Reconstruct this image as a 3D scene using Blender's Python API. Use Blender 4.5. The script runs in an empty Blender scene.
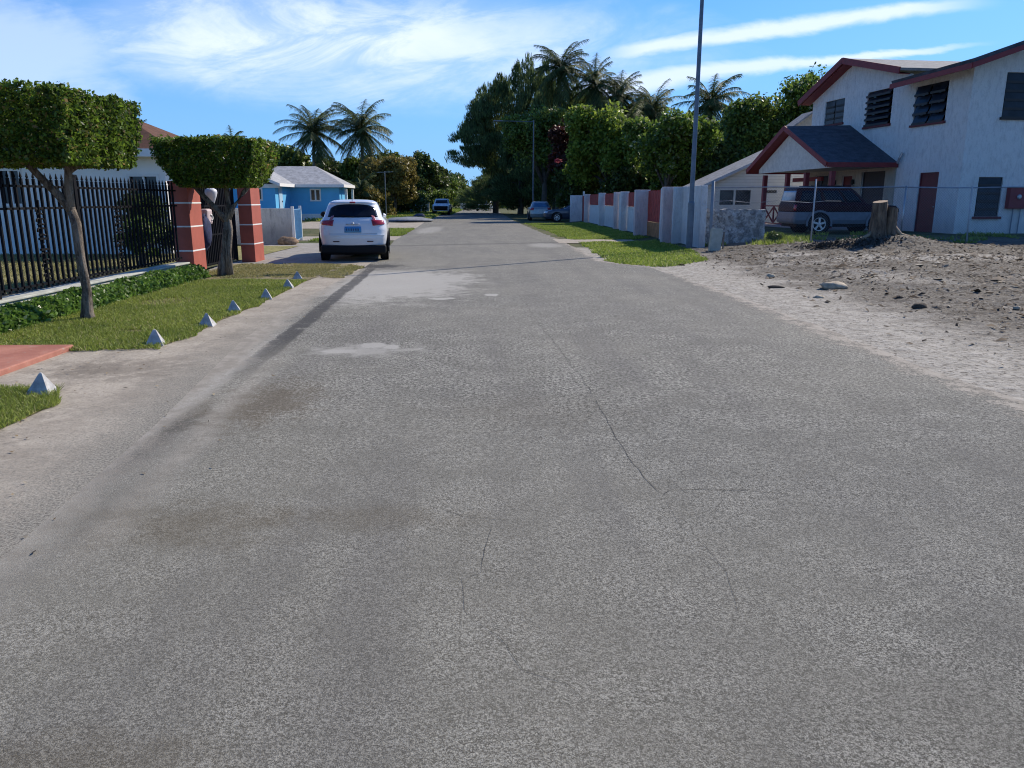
import bpy, math, random
import numpy as np
from mathutils import Vector, Matrix, noise as mn
S = bpy.context.scene
COL = S.collection
rad = math.radians
rng = np.random.default_rng(7)

# ------------------------------------------------------------------ camera, sky, sun, exposure
cam = bpy.data.objects.new('camera', bpy.data.cameras.new('camera')); COL.objects.link(cam)
cam.data.sensor_width = 36; cam.data.lens = 769/1024*36
cam.data.clip_start = .05; cam.data.clip_end = 3000
cam.location = (0, 0, 1.55)
cam.rotation_euler = (rad(90-13.456), 0, rad(-1.7385))
S.camera = cam
SUN_EL = rad(38); SUN_AZ = math.atan2(.73, .68)          # azimuth clockwise from +Y
sd = Vector((math.sin(SUN_AZ)*math.cos(SUN_EL), math.cos(SUN_AZ)*math.cos(SUN_EL), math.sin(SUN_EL)))
sun = bpy.data.objects.new('sun', bpy.data.lights.new('sun', 'SUN')); COL.objects.link(sun)
sun.data.energy = 3.9; sun.data.angle = rad(.53); sun.data.color = (1, .90, .765)
sun.rotation_euler = sd.to_track_quat('Z', 'Y').to_euler()
S.view_settings.view_transform = 'Standard'; S.view_settings.look = 'None'
S.view_settings.exposure = 0.56; S.view_settings.gamma = 1; S.view_settings.use_curve_mapping = False
S.cycles.use_denoising = True; S.cycles.denoising_prefilter = 'ACCURATE'; S.cycles.filter_width = 1.1; S.cycles.max_bounces = 6; S.cycles.transparent_max_bounces = 12


# ------------------------------------------------------------------ node helpers
class E:
    def __init__(s, nt, sock): s.nt = nt; s.s = sock
    def m(s, op, *o, clamp=False):
        n = s.nt.nodes.new('ShaderNodeMath'); n.operation = op; n.use_clamp = clamp
        for i, v in enumerate((s,)+o):
            if isinstance(v, E): s.nt.links.new(v.s, n.inputs[i])
            else: n.inputs[i].default_value = v
        return E(s.nt, n.outputs[0])
    def __add__(s, o): return s.m('ADD', o)
    __radd__ = __add__
    def __sub__(s, o): return s.m('SUBTRACT', o)
    def __mul__(s, o): return s.m('MULTIPLY', o)
    __rmul__ = __mul__
    def __truediv__(s, o): return s.m('DIVIDE', o)
    def abs(s): return s.m('ABSOLUTE')
    def clamp(s): return s.m('ADD', 0.0, clamp=True)
    def rng(s, a, b, c=0, d=1):
        n = s.nt.nodes.new('ShaderNodeMapRange'); n.interpolation_type = 'SMOOTHSTEP'
        s.nt.links.new(s.s, n.inputs[0])
        if a > b: a, b, c, d = b, a, d, c
        for i, v in enumerate((a, b, c, d)): n.inputs[i+1].default_value = v
        return E(s.nt, n.outputs[0])


class NT:
    def __init__(s, nt): s.nt = nt; nt.nodes.clear() ; s.co = None
    def new(s, t, **k):
        n = s.nt.nodes.new(t)
        for a, b in k.items(): setattr(n, a, b)
        return n
    def link(s, a, b):
        s.nt.links.new(a.s if isinstance(a, E) else a, b)
    def coord(s, which='Object'):
        return s.new('ShaderNodeTexCoord').outputs[which]
    def xyz(s, v=None):
        n = s.new('ShaderNodeSeparateXYZ'); s.link(v or s.coord(), n.inputs[0])
        return [E(s.nt, o) for o in n.outputs]
    def mapv(s, sc, v=None):
        n = s.new('ShaderNodeMapping'); s.link(v or s.coord(), n.inputs[0]); n.inputs['Scale'].default_value = sc
        return n.outputs[0]
    def noise(s, scale, detail=4, rough=.55, v=None, dist=0):
        n = s.new('ShaderNodeTexNoise'); s.link(v or s.coord(), n.inputs['Vector'])
        n.inputs['Scale'].default_value = scale; n.inputs['Detail'].default_value = detail
        n.inputs['Roughness'].default_value = rough; n.inputs['Distortion'].default_value = dist
        return E(s.nt, n.outputs[0])
    def voro(s, scale, v=None, feature='F1', out='Distance'):
        n = s.new('ShaderNodeTexVoronoi', feature=feature); s.link(v or s.coord(), n.inputs['Vector'])
        n.inputs['Scale'].default_value = scale
        return n.outputs[out]
    def mix(s, f, a, b, mode='MIX'):
        n = s.new('ShaderNodeMix', data_type='RGBA', blend_type=mode)
        for v, i in ((f, 0), (a, 6), (b, 7)):
            if isinstance(v, E): s.link(v, n.inputs[i])
            elif hasattr(v, 'default_value') and hasattr(v, 'is_output'): s.nt.links.new(v, n.inputs[i])
            elif isinstance(v, (int, float)): n.inputs[i].default_value = v
            else: n.inputs[i].default_value = (*v[:3], 1)
        return n.outputs[2]
    def ramp(s, f, stops):
        n = s.new('ShaderNodeValToRGB'); s.link(f, n.inputs[0]); r = n.color_ramp
        while len(r.elements) < len(stops): r.elements.new(.5)
        for e, (p, c) in zip(r.elements, stops): e.position = p; e.color = (*c, 1)
        return n.outputs[0]
    def bump(s, h, strength=.3, dist=.02):
        n = s.new('ShaderNodeBump'); n.inputs['Strength'].default_value = strength; n.inputs['Distance'].default_value = dist
        s.link(h, n.inputs['Height']); return n.outputs[0]
    def blob(s, X, Y, cx, cy, rx, ry, nz=None, amp=.8, soft=.5):
        dx = (X-cx)/rx; dy = (Y-cy)/ry
        d = (dx*dx+dy*dy).m('SQRT')
        if nz is not None: d = d+(nz-.5)*amp*2
        return d.rng(1, 1-soft)
    def out(s, color, rough=.8, bump=None, metal=0, spec=.5, coat=0, trans=None, alpha=None):
        p = s.new('ShaderNodeBsdfPrincipled'); o = s.new('ShaderNodeOutputMaterial')
        if hasattr(color, 'is_output'): s.nt.links.new(color, p.inputs['Base Color'])
        else: p.inputs['Base Color'].default_value = (*color, 1)
        if isinstance(rough, E): s.link(rough, p.inputs['Roughness'])
        else: p.inputs['Roughness'].default_value = rough
        p.inputs['Metallic'].default_value = metal; p.inputs['Specular IOR Level'].default_value = spec
        p.inputs['Coat Weight'].default_value = coat; p.inputs['Coat Roughness'].default_value = .04
        if bump is not None: s.link(bump, p.inputs['Normal'])
        if trans is not None:
            t = s.new('ShaderNodeBsdfTranslucent'); m = s.new('ShaderNodeMixShader'); m.inputs[0].default_value = trans
            if hasattr(color, 'is_output'): s.nt.links.new(color, t.inputs[0])
            else: t.inputs[0].default_value = (*color, 1)
            s.link(p.outputs[0], m.inputs[1]); s.link(t.outputs[0], m.inputs[2]); s.link(m.outputs[0], o.inputs[0])
        else: s.link(p.outputs[0], o.inputs[0])


def new_mat(name):
    m = bpy.data.materials.new(name); m.use_nodes = True
    return m, NT(m.node_tree)


MATS = {}
def plain(name, c, rough=.6, metal=0, coat=0, spec=.5, var=.12, scale=6, bump=0):
    """one paint or material with slight unevenness of its own"""
    if name in MATS: return MATS[name]
    m, t = new_mat(name)
    f = t.noise(scale, 5, .6)
    col = t.mix(f.rng(.3, .7), tuple(x*(1-var) for x in c), tuple(min(1, x*(1+var)) for x in c))
    t.out(col, rough, t.bump(t.noise(scale*8, 4), bump, .01) if bump else None, metal, spec, coat)
    MATS[name] = m; return m


def leafmat(name, lo, hi, odd=None, trans=.35, rough=.45):
    if name in MATS: return MATS[name]
    m, t = new_mat(name)
    g = t.new('ShaderNodeNewGeometry'); r = E(t.nt, g.outputs['Random Per Island'])
    st = [(0, lo), (.75, hi)]
    if odd: st += [(.93, hi), (.97, odd)]
    col = t.ramp(r, st)
    big = t.noise(.6, 3)
    col = t.mix(big.rng(.35, .65), t.mix(1.0, col, (.72, .78, .7), 'MULTIPLY'), col)
    t.out(col, rough, None, 0, .35, 0, trans)
    MATS[name] = m; return m


# ------------------------------------------------------------------ world
w = bpy.data.worlds.new('World'); S.world = w; w.use_nodes = True
t = NT(w.node_tree)
sky = t.new('ShaderNodeTexSky', sky_type='NISHITA', sun_disc=False)
sky.sun_elevation = SUN_EL; sky.sun_rotation = SUN_AZ
sky.air_density = 1.0; sky.dust_density = .35; sky.ozone_density = 2.2
gen = t.coord('Generated')
X, Y, Z = t.xyz(gen)
Yp = Y.m('MAXIMUM', .02)
u = X/Yp; v = Z/Yp
cv = t.new('ShaderNodeCombineXYZ'); t.link(u, cv.inputs[0]); t.link(v*2.6, cv.inputs[1])
n1 = t.noise(3.2, 8, .62, cv.outputs[0], .6); n2 = t.noise(9, 7, .6, cv.outputs[0], .4); n3 = t.noise(1.3, 3, .5, cv.outputs[0])
def band(a, b, u0, u1, w0, w1, k):
    c = (u*b)+a
    ww = u.rng(u0, u1)*(w1-w0)+w0
    d = ((v-c+(n2-.5)*.022+(n1-.5)*.02).abs())/ww
    return d.rng(1.1, .2)*u.rng(u0-.04, u0+.05)*u.rng(u1+.02, u1-.12)*k
wv = t.new('ShaderNodeCombineXYZ'); t.link(u*.8+v*1.6, wv.inputs[0]); t.link(v*3.2-u*.9, wv.inputs[1])
m1 = band(.152, .142, .15, .62, .013, .012, .85)
m2 = band(.120, .110, .10, .62, .018, .004, .8)
d = ((u+.17)/.46); e = ((v-.185-(u+.2)*-.02)/.085)
veil = ((d*d+e*e).m('SQRT')+(n1-.5)*1.1+(n2-.5)*.35).rng(1.1, .1)*(t.noise(5, 8, .65, wv.outputs[0], .8).rng(.36, .62)*.6+.4)*.95
wisp = (((u+.55)/.14)*((u+.55)/.14)+((v-.15)/.09)*((v-.15)/.09)+(n2-.5)*1.6+(n1-.5)*1.6).rng(1.2, .2)*.45
high = (n1.rng(.5, .75))*v.rng(.25, .45)*.4
mask = m1.m('MAXIMUM', m2).m('MAXIMUM', veil).m('MAXIMUM', wisp).m('MAXIMUM', high)*Y.rng(.0, .1)
mask = mask.m('MAXIMUM', t.noise(3, 6, .6, gen).rng(.5, .8)*Z.rng(.05, .3)*Y.rng(.1, 0)*.5)
hs = t.new('ShaderNodeHueSaturation'); t.link(sky.outputs[0], hs.inputs['Color']); hs.inputs['Saturation'].default_value = 1.3
tint = t.mix(1.0, hs.outputs[0], (.47, .74, 1.04), 'MULTIPLY')
low_ = Z.rng(.34, .0)
tint = t.mix(low_*.8, tint, (1.7, 3.75, 7.5))
colr = t.mix(mask, tint, (6.4, 7.2, 8.8))
bg = t.new('ShaderNodeBackground'); t.link(colr, bg.inputs[0]); bg.inputs[1].default_value = .1
wo = t.new('ShaderNodeOutputWorld'); t.link(bg.outputs[0], wo.inputs[0])


# ------------------------------------------------------------------ mesh helpers
def props(o, label=None, cat=None, group=None, kind=None):
    for k, val in (('label', label), ('category', cat), ('group', group), ('kind', kind)):
        if val: o[k] = val
    return o


def thing(name, label, cat, loc=(0, 0, 0), rz=0, group=None):
    o = bpy.data.objects.new(name, None); COL.objects.link(o); o.empty_display_size = .3
    o.location = loc; o.rotation_euler = (0, 0, rz)
    return props(o, label, cat, group)


class MB:
    def __init__(s): s.v = []; s.f = []; s.mi = []
    def add(s, vs, fs, mi=0):
        k = len(s.v); s.v += [tuple(p) for p in vs]; s.f += [tuple(i+k for i in f) for f in fs]; s.mi += [mi]*len(fs); return s
    def box(s, x0, x1, y0, y1, z0, z1, mi=0, M=None):
        vs = [(x, y, z) for z in (z0, z1) for x, y in ((x0, y0), (x1, y0), (x1, y1), (x0, y1))]
        if M is not None: vs = [M @ Vector(p) for p in vs]
        return s.add(vs, [(3, 2, 1, 0), (4, 5, 6, 7), (0, 1, 5, 4), (1, 2, 6, 5), (2, 3, 7, 6), (3, 0, 4, 7)], mi)
    def bar(s, a, b, w_, h_=None, mi=0):
        a = Vector(a); b = Vector(b); h_ = h_ or w_; d_ = b-a; L = d_.length
        return s.box(-w_/2, w_/2, -h_/2, h_/2, 0, L, mi, Matrix.Translation(a) @ d_.to_track_quat('Z', 'Y').to_matrix().to_4x4())
    def tube(s, pts, rs, n=8, caps=True, mi=0, jit=0, seed=0):
        pts = [Vector(p) for p in pts]
        if not hasattr(rs, '__len__'): rs = [rs]*len(pts)
        vs = []; R = random.Random(seed)
        for i, p in enumerate(pts):
            d_ = (pts[min(i+1, len(pts)-1)]-pts[max(i-1, 0)]).normalized()
            ref = Vector((1, 0, 0)) if abs(d_.z) > .8 else Vector((0, 0, 1))
            a = d_.cross(ref).normalized(); b = d_.cross(a).normalized()
            for k in range(n):
                g = 2*math.pi*k/n; r = rs[i]*(1+R.uniform(-jit, jit))
                vs.append(p+a*math.cos(g)*r+b*math.sin(g)*r)
        fs = [(i*n+k, i*n+(k+1) % n, (i+1)*n+(k+1) % n, (i+1)*n+k) for i in range(len(pts)-1) for k in range(n)]
        if caps: fs += [tuple(range(n)), tuple((len(pts)-1)*n+k for k in reversed(range(n)))]
        return s.add(vs, fs, mi)
    def prism(s, poly, axis, a, b, mi=0):
        """poly: 2D points in the plane perpendicular to axis"""
        def P(p, c): return {'x': (c, p[0], p[1]), 'y': (p[0], c, p[1]), 'z': (p[0], p[1], c)}[axis]
        n = len(poly)
        vs = [P(p, a) for p in poly]+[P(p, b) for p in poly]
        return s.add(vs, [tuple(range(n)), tuple(reversed(range(n, 2*n)))]+[(i, i+n, (i+1) % n+n, (i+1) % n) for i in range(n)], mi)
    def slab(s, quad, th, mi=0):
        """a roof panel: quad (4 points) thickened downwards"""
        q = [Vector(p) for p in quad]; n = (q[1]-q[0]).cross(q[-1]-q[0]).normalized()
        if n.z < 0: n = -n
        k = len(q); vs = q+[p-n*th for p in q]
        return s.add(vs, [tuple(range(k)), tuple(reversed(range(k, 2*k)))]+[(i, i+k, (i+1) % k+k, (i+1) % k) for i in range(k)], mi)
    def lathe(s, prof, n=24, M=None, mi=0, caps=True):
        """prof: (r, z) about z"""
        vs = []
        for r, z in prof:
            for k in range(n):
                g = 2*math.pi*k/n; vs.append((r*math.cos(g), r*math.sin(g), z))
        if M is not None: vs = [M @ Vector(p) for p in vs]
        fs = [(i*n+k, i*n+(k+1) % n, (i+1)*n+(k+1) % n, (i+1)*n+k) for i in range(len(prof)-1) for k in range(n)]
        if caps: fs += [tuple(range(n)), tuple((len(prof)-1)*n+k for k in reversed(range(n)))]
        return s.add(vs, fs, mi)
    def build(s, name, mats, parent=None, smooth=False, bevel=0, **pr):
        me = bpy.data.meshes.new(name); me.from_pydata(s.v, [], s.f)
        mats = mats if isinstance(mats, (list, tuple)) else [mats]
        for m in mats: me.materials.append(m)
        if len(mats) > 1: me.polygons.foreach_set('material_index', s.mi)
        import bmesh
        bm = bmesh.new(); bm.from_mesh(me); bmesh.ops.recalc_face_normals(bm, faces=bm.faces)
        bm.to_mesh(me); bm.free()
        if smooth: me.polygons.foreach_set('use_smooth', [True]*len(me.polygons))
        me.update()
        o = bpy.data.objects.new(name, me); COL.objects.link(o)
        if parent: o.parent = parent
        if bevel:
            b = o.modifiers.new('bevel', 'BEVEL'); b.width = bevel; b.segments = 2; b.limit_method = 'ANGLE'
        return props(o, **pr)


def np_mesh(name, V, F, mat, parent=None, smooth=False, **pr):
    """fast: V (n,3), F (m,k) all faces with k corners"""
    me = bpy.data.meshes.new(name); V = np.asarray(V, np.float32); F = np.asarray(F, np.int32)
    m, k = F.shape
    me.vertices.add(len(V)); me.vertices.foreach_set('co', V.ravel())
    me.loops.add(m*k); me.loops.foreach_set('vertex_index', F.ravel())
    me.polygons.add(m); me.polygons.foreach_set('loop_start', np.arange(0, m*k, k, dtype=np.int32))
    me.polygons.foreach_set('loop_total', np.full(m, k, np.int32))
    if smooth: me.polygons.foreach_set('use_smooth', np.ones(m, bool))
    me.materials.append(mat); me.update(calc_edges=True); me.validate()
    o = bpy.data.objects.new(name, me); COL.objects.link(o)
    if parent: o.parent = parent
    return props(o, **pr)


def copy_tree(o, parent=None, data=None):
    kids = [c for c in bpy.data.objects if c.parent == o]
    c = o.copy(); COL.objects.link(c)
    if parent: c.parent = parent
    for k in kids: copy_tree(k, c)
    return c


def ss(a, b, x):
    q = min(1, max(0, (x-a)/(b-a))); return q*q*(3-2*q)


def ht(x, y):
    """height of the land"""
    r = ss(5, 10, x)
    z = .22*r+.13*r*ss(24.6, 27.2, y)
    if x > 4:
        z += .34*math.exp(-((x-11.4)/1.25)**2-((y-21.7)/1.1)**2)
        z += .10*math.exp(-((x-14.5)/3.2)**2-((y-21.3)/.9)**2)
        z += .12*math.exp(-((x-9.3)/1.6)**2-((y-21.9)/.6)**2)
    return z


# ------------------------------------------------------------------ ground materials
def mat_asphalt():
    m, t = new_mat('asphalt'); X, Y, Z = t.xyz()
    big = t.noise(.35, 5, .6); mid = t.noise(2.2, 5, .6); fine = t.noise(120, 3, .7)
    fq = Y.rng(2.2, 7.5); gr = t.noise(34, 4.5, 1.0)*fq+t.noise(105, 3.5, 1.0)*(fq*-1+1.0)
    vc = t.voro(125, out='Color'); sep = t.new('ShaderNodeSeparateColor'); t.link(vc, sep.inputs[0])
    r = E(t.nt, sep.outputs[0]); edge = E(t.nt, t.voro(125, feature='DISTANCE_TO_EDGE'))
    stone = t.ramp(r, [(0, (.05, .0485, .042)), (.3, (.145, .14, .118)), (.62, (.27, .262, .222)), (.97, (.46, .45, .40))])
    col = t.mix(edge.rng(.0, .22), (.022, .021, .02), stone)
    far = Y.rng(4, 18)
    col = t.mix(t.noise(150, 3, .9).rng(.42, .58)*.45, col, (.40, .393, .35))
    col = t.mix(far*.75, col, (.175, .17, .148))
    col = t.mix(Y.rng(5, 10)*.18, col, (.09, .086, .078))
    col = t.mix(gr.rng(.505, .42)*.85, col, (.032, .030, .026))
    col = t.mix(gr.rng(.50, .585)*.85, col, (.48, .465, .40))
    col = t.mix(mid.rng(.35, .65)*.42, col, (.13, .126, .108))
    col = t.mix(big.rng(.4, .75)*.30, col, (.29, .275, .225))
    col = t.mix(((X*.5+Y*.35).rng(2.2, .6))*.22, col, (.30, .275, .21))
    tr = t.noise(.55, 4, .5, t.mapv((3.2, .35, 1)))
    col = t.mix(tr.rng(.45, .7)*.33, col, (.12, .115, .108))
    nz = t.noise(1.1, 5, .65); nf = t.noise(5, 5, .7)
    # brown stains
    for cx, cy, rx, ry, k in ((-1.5, 3.55, .75, .42, .38), (-1.87, 2.33, .13, .07, .8), (-2.3, 5.4, .3, .9, .42), (-.6, 3.6, .7, .25, .25), (-1.2, 1.9, .5, .2, .3), (.3, 5.6, 1.2, .8, .12)):
        col = t.mix(t.blob(X, Y, cx, cy, rx, ry, nf, .9, .9)*k, col, (.09, .068, .036))
    # right tyre line, pale worn patches
    pale = t.blob(X, Y, -1.75, 15.0, 1.35, 2.9, nf+(nz-.5)*.8+(gr-.5)*2.0, .85, .12)*Y.rng(18.4, 16.8)*((fine.rng(.3, .6)*.4)+.6)
    pale = pale.m('MAXIMUM', t.blob(X, Y, -1.35, 8.05, .45, .25, nf+(gr-.5)*1.5, 2.2, .2)*.7)
    pale = pale.m('MAXIMUM', t.blob(X, Y, 2.0, 27.3, .75, 1.6, nf, .8, .5)*.5)
    pale = pale.m('MAXIMUM', t.blob(X, Y, -3.1, 42, .8, 6, nf, .8, .5)*.5)
    pale = pale.m('MAXIMUM', ((X+2.2+(Y*.03)).abs()+(nf-.5)*.3).rng(.16, .02)*Y.rng(11, 7)*.7)
    for cx, cy, rx, ry in ((-1.27, 8.35, .16, .2), (-1.55, 8.0, .2, .12), (-1.05, 8.2, .1, .15), (.05, 12.9, .12, .22), (-.75, 12.4, .25, .15)):
        pale = pale.m('MAXIMUM', t.blob(X, Y, cx, cy, rx, ry, nf, 1.0, .3)*.9)
    col = t.mix(pale*.9, col, t.mix(nz, (.33, .32, .29), (.45, .435, .39)))
    # dark tar band beside the left edge
    band = ((X+2.0+(Y*.04)-(nz-.5)*.16-(gr-.5)*.25).abs()).rng(.13, .10)*Y.rng(6, 9)*Y.rng(19, 17.5)*nf.rng(.3, .42)
    band = band.m('MAXIMUM', ((X+2.2).abs()+(nf-.5)*.3).rng(.16, .02)*((Y-4.9).abs()).rng(1.2, .3)*.75)
    col = t.mix(band*.8, col, (.05, .05, .05))
    wet = t.blob(X, Y, -2.7, 18.7, .75, .6, nf, 1.1, .4)
    col = t.mix(wet*.75, col, (.04, .04, .042))
    # a faint seam where a trench was refilled, across the road
    seam = ((Y-28.3-(X*.35)+(nf-.5)*.5).abs()).rng(.55, .1)*.45
    col = t.mix(seam, col, (.075, .073, .07))
    # sand drifting in from the right edge
    edge_x = X-Y.rng(17.5, 20.5)*-1.15
    sandm = (edge_x+(nf-.5)*.9+(nz-.5)*.6+(gr-.5)*1.5).rng(3.90, 4.0)
    col = t.mix(sandm*.95, col, t.mix(nf.rng(.3, .6), (.24, .215, .175), (.38, .345, .29)))
    sandl = (X*-1-(Y*.035)+(nf-.5)*.6).rng(2.15, 2.6)*Y.rng(19, 14)*.4
    col = t.mix(sandl*.0, col, (.34, .325, .295))
    ed = X-(Y*-.075-2.0).m('MAXIMUM', -2.95)
    el_ = (ed+(nf-.5)*.7+(nz-.5)*.5+(gr-.5)*2.2*Y.rng(9, 4)+(gr-.5)*.4).rng(.26, .0)*Y.rng(18.5, 16.5)
    strk = ((ed-.42+(nz-.5)*.3).abs()+(gr-.5)*1.2).rng(.12, .02)*Y.rng(2.5, 4)*Y.rng(9, 6)*.6
    el_ = el_.m('MAXIMUM', strk)
    br_ = t.blob(X, Y, -1.75, 5.9, .55, 1.0, nf+(gr-.5)*1.2, 1.0, .8)*.5
    col = t.mix(br_, col, (.10, .075, .045))
    col = t.mix(el_*.92, col, t.mix(nf.rng(.35, .65), (.25, .228, .19), (.36, .33, .28)))
    h = t.noise(170, 4, .85)+fine*.5
    b = t.new('ShaderNodeBump'); b.inputs['Distance'].default_value = .006
    t.link(h, b.inputs['Height']); t.link(Y.rng(16, 2)*.75+.12, b.inputs['Strength'])
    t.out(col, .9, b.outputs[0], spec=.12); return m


def mat_concrete(name='old_concrete', a=(.28, .245, .195), b=(.41, .365, .295), dark=(.13, .115, .095)):
    m, t = new_mat(name); X, Y, Z = t.xyz()
    col = t.mix(t.noise(1.6, 6, .65).rng(.3, .7), a, b)
    col = t.mix(t.noise(4, 6, .7).rng(.55, .75)*.5, col, dark)
    col = t.mix(t.noise(.7, 4, .6, t.mapv((4, .7, 1))).rng(.55, .7)*.3, col, dark)
    col = t.mix(t.noise(24, 5, 1.0).rng(.51, .42)*.5, col, dark)
    col = t.mix(t.noise(5, 6, .9).rng(.5, .6)*.35, col, tuple(min(.6, q*1.3) for q in b))
    col = t.mix(t.blob(X, Y, -3.4, 7.2, 1.0, .6, t.noise(5, 5, .7), 1.0, .8)*.5, col, (.13, .11, .085))
    col = t.mix(t.noise(26, 2, .5).rng(.69, .74)*.8, col, (.09, .08, .06))
    e2 = (X-(Y*-.075-2.0).m('MAXIMUM', -2.95)+(t.noise(1.1, 5, .65)-.5)*.7+(t.noise(40, 4, 1.0)-.5)*2.6).rng(-.75, .12)*Y.rng(15, 6)
    col = t.mix(e2*.9, col, t.mix(t.noise(60, 4, 1.0).rng(.42, .58), (.07, .066, .056), (.33, .315, .265)))
    t.out(col, .9, t.bump(t.noise(45, 5, .7)+t.noise(6, 4)*2, .35, .01), spec=.3); return m


def mat_dirt():
    m, t = new_mat('dirt'); X, Y, Z = t.xyz()
    n1 = t.noise(.9, 6, .65); n2 = t.noise(5, 6, .7); n3 = t.noise(24, 4, .7)
    sand = t.mix(n2.rng(.3, .7), (.27, .25, .21), (.46, .43, .37))
    mulch = t.ramp(n3, [(.3, (.04, .035, .028)), (.5, (.14, .125, .10)), (.7, (.29, .265, .225))])
    # the litter lies away from the road
    far = (X+(Y*.0)+(n1-.5)*3.2+(n2-.5)*1.2).rng(5.0, 6.6)
    palestrip = t.blob(X, Y, 10.4, 18.2, 4.2, 1.3, n2+(n1-.5), .9, .4).m('MAXIMUM', t.blob(X, Y, 7.6, 14.5, 1.0, 2.0, n2+(n1-.5), .9, .5)*.7).m('MAXIMUM', t.blob(X, Y, 8.0, 20.2, .9, .9, n2, .8, .5)).m('MAXIMUM', t.blob(X, Y, 8.2, 9.5, 1.5, 1.2, n2, .9, .6))
    f = far*(palestrip*-.95+1.0)
    col = t.mix(f*.92, sand, mulch)
    col = t.mix(t.noise(14, 5, .75).rng(.53, .6)*.75, col, (.065, .05, .036))
    col = t.mix(t.noise(2.2, 4, .7).rng(.52, .6)*far*.5, col, (.05, .038, .028))
    col = t.mix(t.noise(33, 3, .6).rng(.64, .7)*.7, col, (.55, .52, .46))
    # distant land is dry grass and earth
    land = X.rng(22, 26).m('MAXIMUM', Y.rng(25.5, 27)).m('MAXIMUM', X.rng(2.5, 0))
    grass = t.mix(t.noise(.8, 5, .7).rng(.35, .65), (.05, .07, .02), (.13, .12, .06))
    col = t.mix(land, col, grass)
    t.out(col, .95, t.bump(n3*1.0+n2*1.5, .8, .03), spec=.2); return m


def mat_soil(name, a, b, c):
    m, t = new_mat(name)
    col = t.mix(t.noise(2, 5, .65).rng(.35, .65), a, b)
    col = t.mix(t.noise(18, 4, .7).rng(.45, .65)*.8, col, c)
    t.out(col, .95, t.bump(t.noise(40, 4, .7), .7, .02), spec=.2); return m


# ------------------------------------------------------------------ ground mesh
def axis(parts):
    a = []
    for lo, hi, st in parts: a += list(np.arange(lo, hi, st))
    return np.array(a)
xs = axis([(-900, -60, 60), (-60, 3.5, 4), (3.5, 15.5, .075), (15.5, 22, .5), (22, 60, 4), (60, 900, 60)])
ys = axis([(-40, 4.5, 2), (4.5, 25, .085), (25, 34, .5), (34, 200, 8), (200, 1400, 80)])
Vg = np.zeros((len(ys), len(xs), 3)); Vg[..., 0] = xs[None, :]; Vg[..., 1] = ys[:, None]
for j, yy in enumerate(ys):
    fy = 4.4 < yy < 25.2
    for i, xx in enumerate(xs):
        z = ht(xx, yy)-.012
        if fy and 4.15 < xx < 15.6:
            a = ss(4.2, 5.6, xx)*ss(19.5+(6-xx), 18.5, yy) if xx < 6 else 1
            p = Vector((xx, yy, 0))
            amp = (.2+.8*ss(4.6, 7.5, xx))*ss(25, 23.5, yy)
            n_ = mn.noise(p*1.3)*.035+mn.noise(p*4.1)*.028+max(0, mn.noise(p*9.0))*.045+mn.noise(p*19)*.012
            z += a*amp*n_+.012*ss(4.2, 4.6, xx)
        Vg[j, i, 2] = z
nx, ny = len(xs), len(ys)
idx = np.arange(nx*ny).reshape(ny, nx)
Fg = np.stack([idx[:-1, :-1], idx[:-1, 1:], idx[1:, 1:], idx[1:, :-1]], -1).reshape(-1, 4)
np_mesh('ground', Vg.reshape(-1, 3), Fg, mat_dirt(), smooth=False, kind='structure')


def strip(name, pts, mat, z, jl=0, jr=0, step=.12, parent=None, kind='structure', ymax=60, th=0, seed=0):
    """a ground sheet between two edges: pts = [(y, x_left, x_right)]"""
    py = [p[0] for p in pts]; yy = []; y = py[0]
    while y < py[-1]:
        yy.append(y); y += step if y < ymax else 3
    yy.append(py[-1]); V = []
    for y in yy:
        a = np.interp(y, py, [p[1] for p in pts]); b = np.interp(y, py, [p[2] for p in pts])
        q = Vector((0, y, seed*7.3))
        a += jl*(mn.noise(q*.9)+.6*mn.noise(q*3.3+Vector((3, 0, 0)))+.35*mn.noise(q*9))
        q = q+Vector((11, 0, 0))
        b += jr*(mn.noise(q*.9)+.6*mn.noise(q*3.3)+.35*mn.noise(q*9))
        for k in range(5):
            x = a+(b-a)*k/4; V.append((x, y, z))
    n = len(yy)
    F = [(i*5+k, i*5+k+1, (i+1)*5+k+1, (i+1)*5+k) for i in range(n-1) for k in range(4)]
    return np_mesh(name, V, F, mat, parent, kind=kind)


M_CONC = mat_concrete()
ROADR = [(-3, 4.2), (5.7, 4.17), (7.5, 4.15), (11.5, 4.12), (15.3, 4.0), (18.2, 3.8), (19.3, 3.3), (20.2, 2.95), (22.5, 2.92), (31, 2.85), (44, 2.4), (60, 2.0), (80, 1.7), (160, 1.2)]
ROADL = [(-3, -2.0), (3.2, -2.17), (5.2, -2.35), (8.7, -2.8), (12.3, -2.98), (18.3, -2.92), (23, -3.1), (31, -3.7), (39, -3.9), (50, -4.3), (70, -5.1), (160, -7)]
ally = sorted({y for y, _ in ROADR} | {y for y, _ in ROADL})
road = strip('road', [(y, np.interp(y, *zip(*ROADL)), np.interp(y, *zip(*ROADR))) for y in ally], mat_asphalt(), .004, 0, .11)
strip('concrete_shoulder', [(-3, -14, -1.2), (8, -14, -1.2), (8.05, -5, -2), (16, -5, -2.4), (22, -4.2, -2.6)], M_CONC, .0)
strip('parking_apron', [(15.2, -6.2, -3.9), (18.5, -6.4, -3.9), (19.3, -9.5, -3.9), (29, -8.4, -3.9)], mat_concrete('apron_concrete', (.24, .225, .2), (.33, .31, .28)), .001, .06, 0)
strip('side_driveway', [(28.6, 2.6, 6.6), (31.8, 2.6, 6.6)], M_CONC, .008, seed=3)
strip('far_pavement', [(31, -8, -3.3), (34.5, -8, -3.3)], M_CONC, .0, seed=4)
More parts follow.
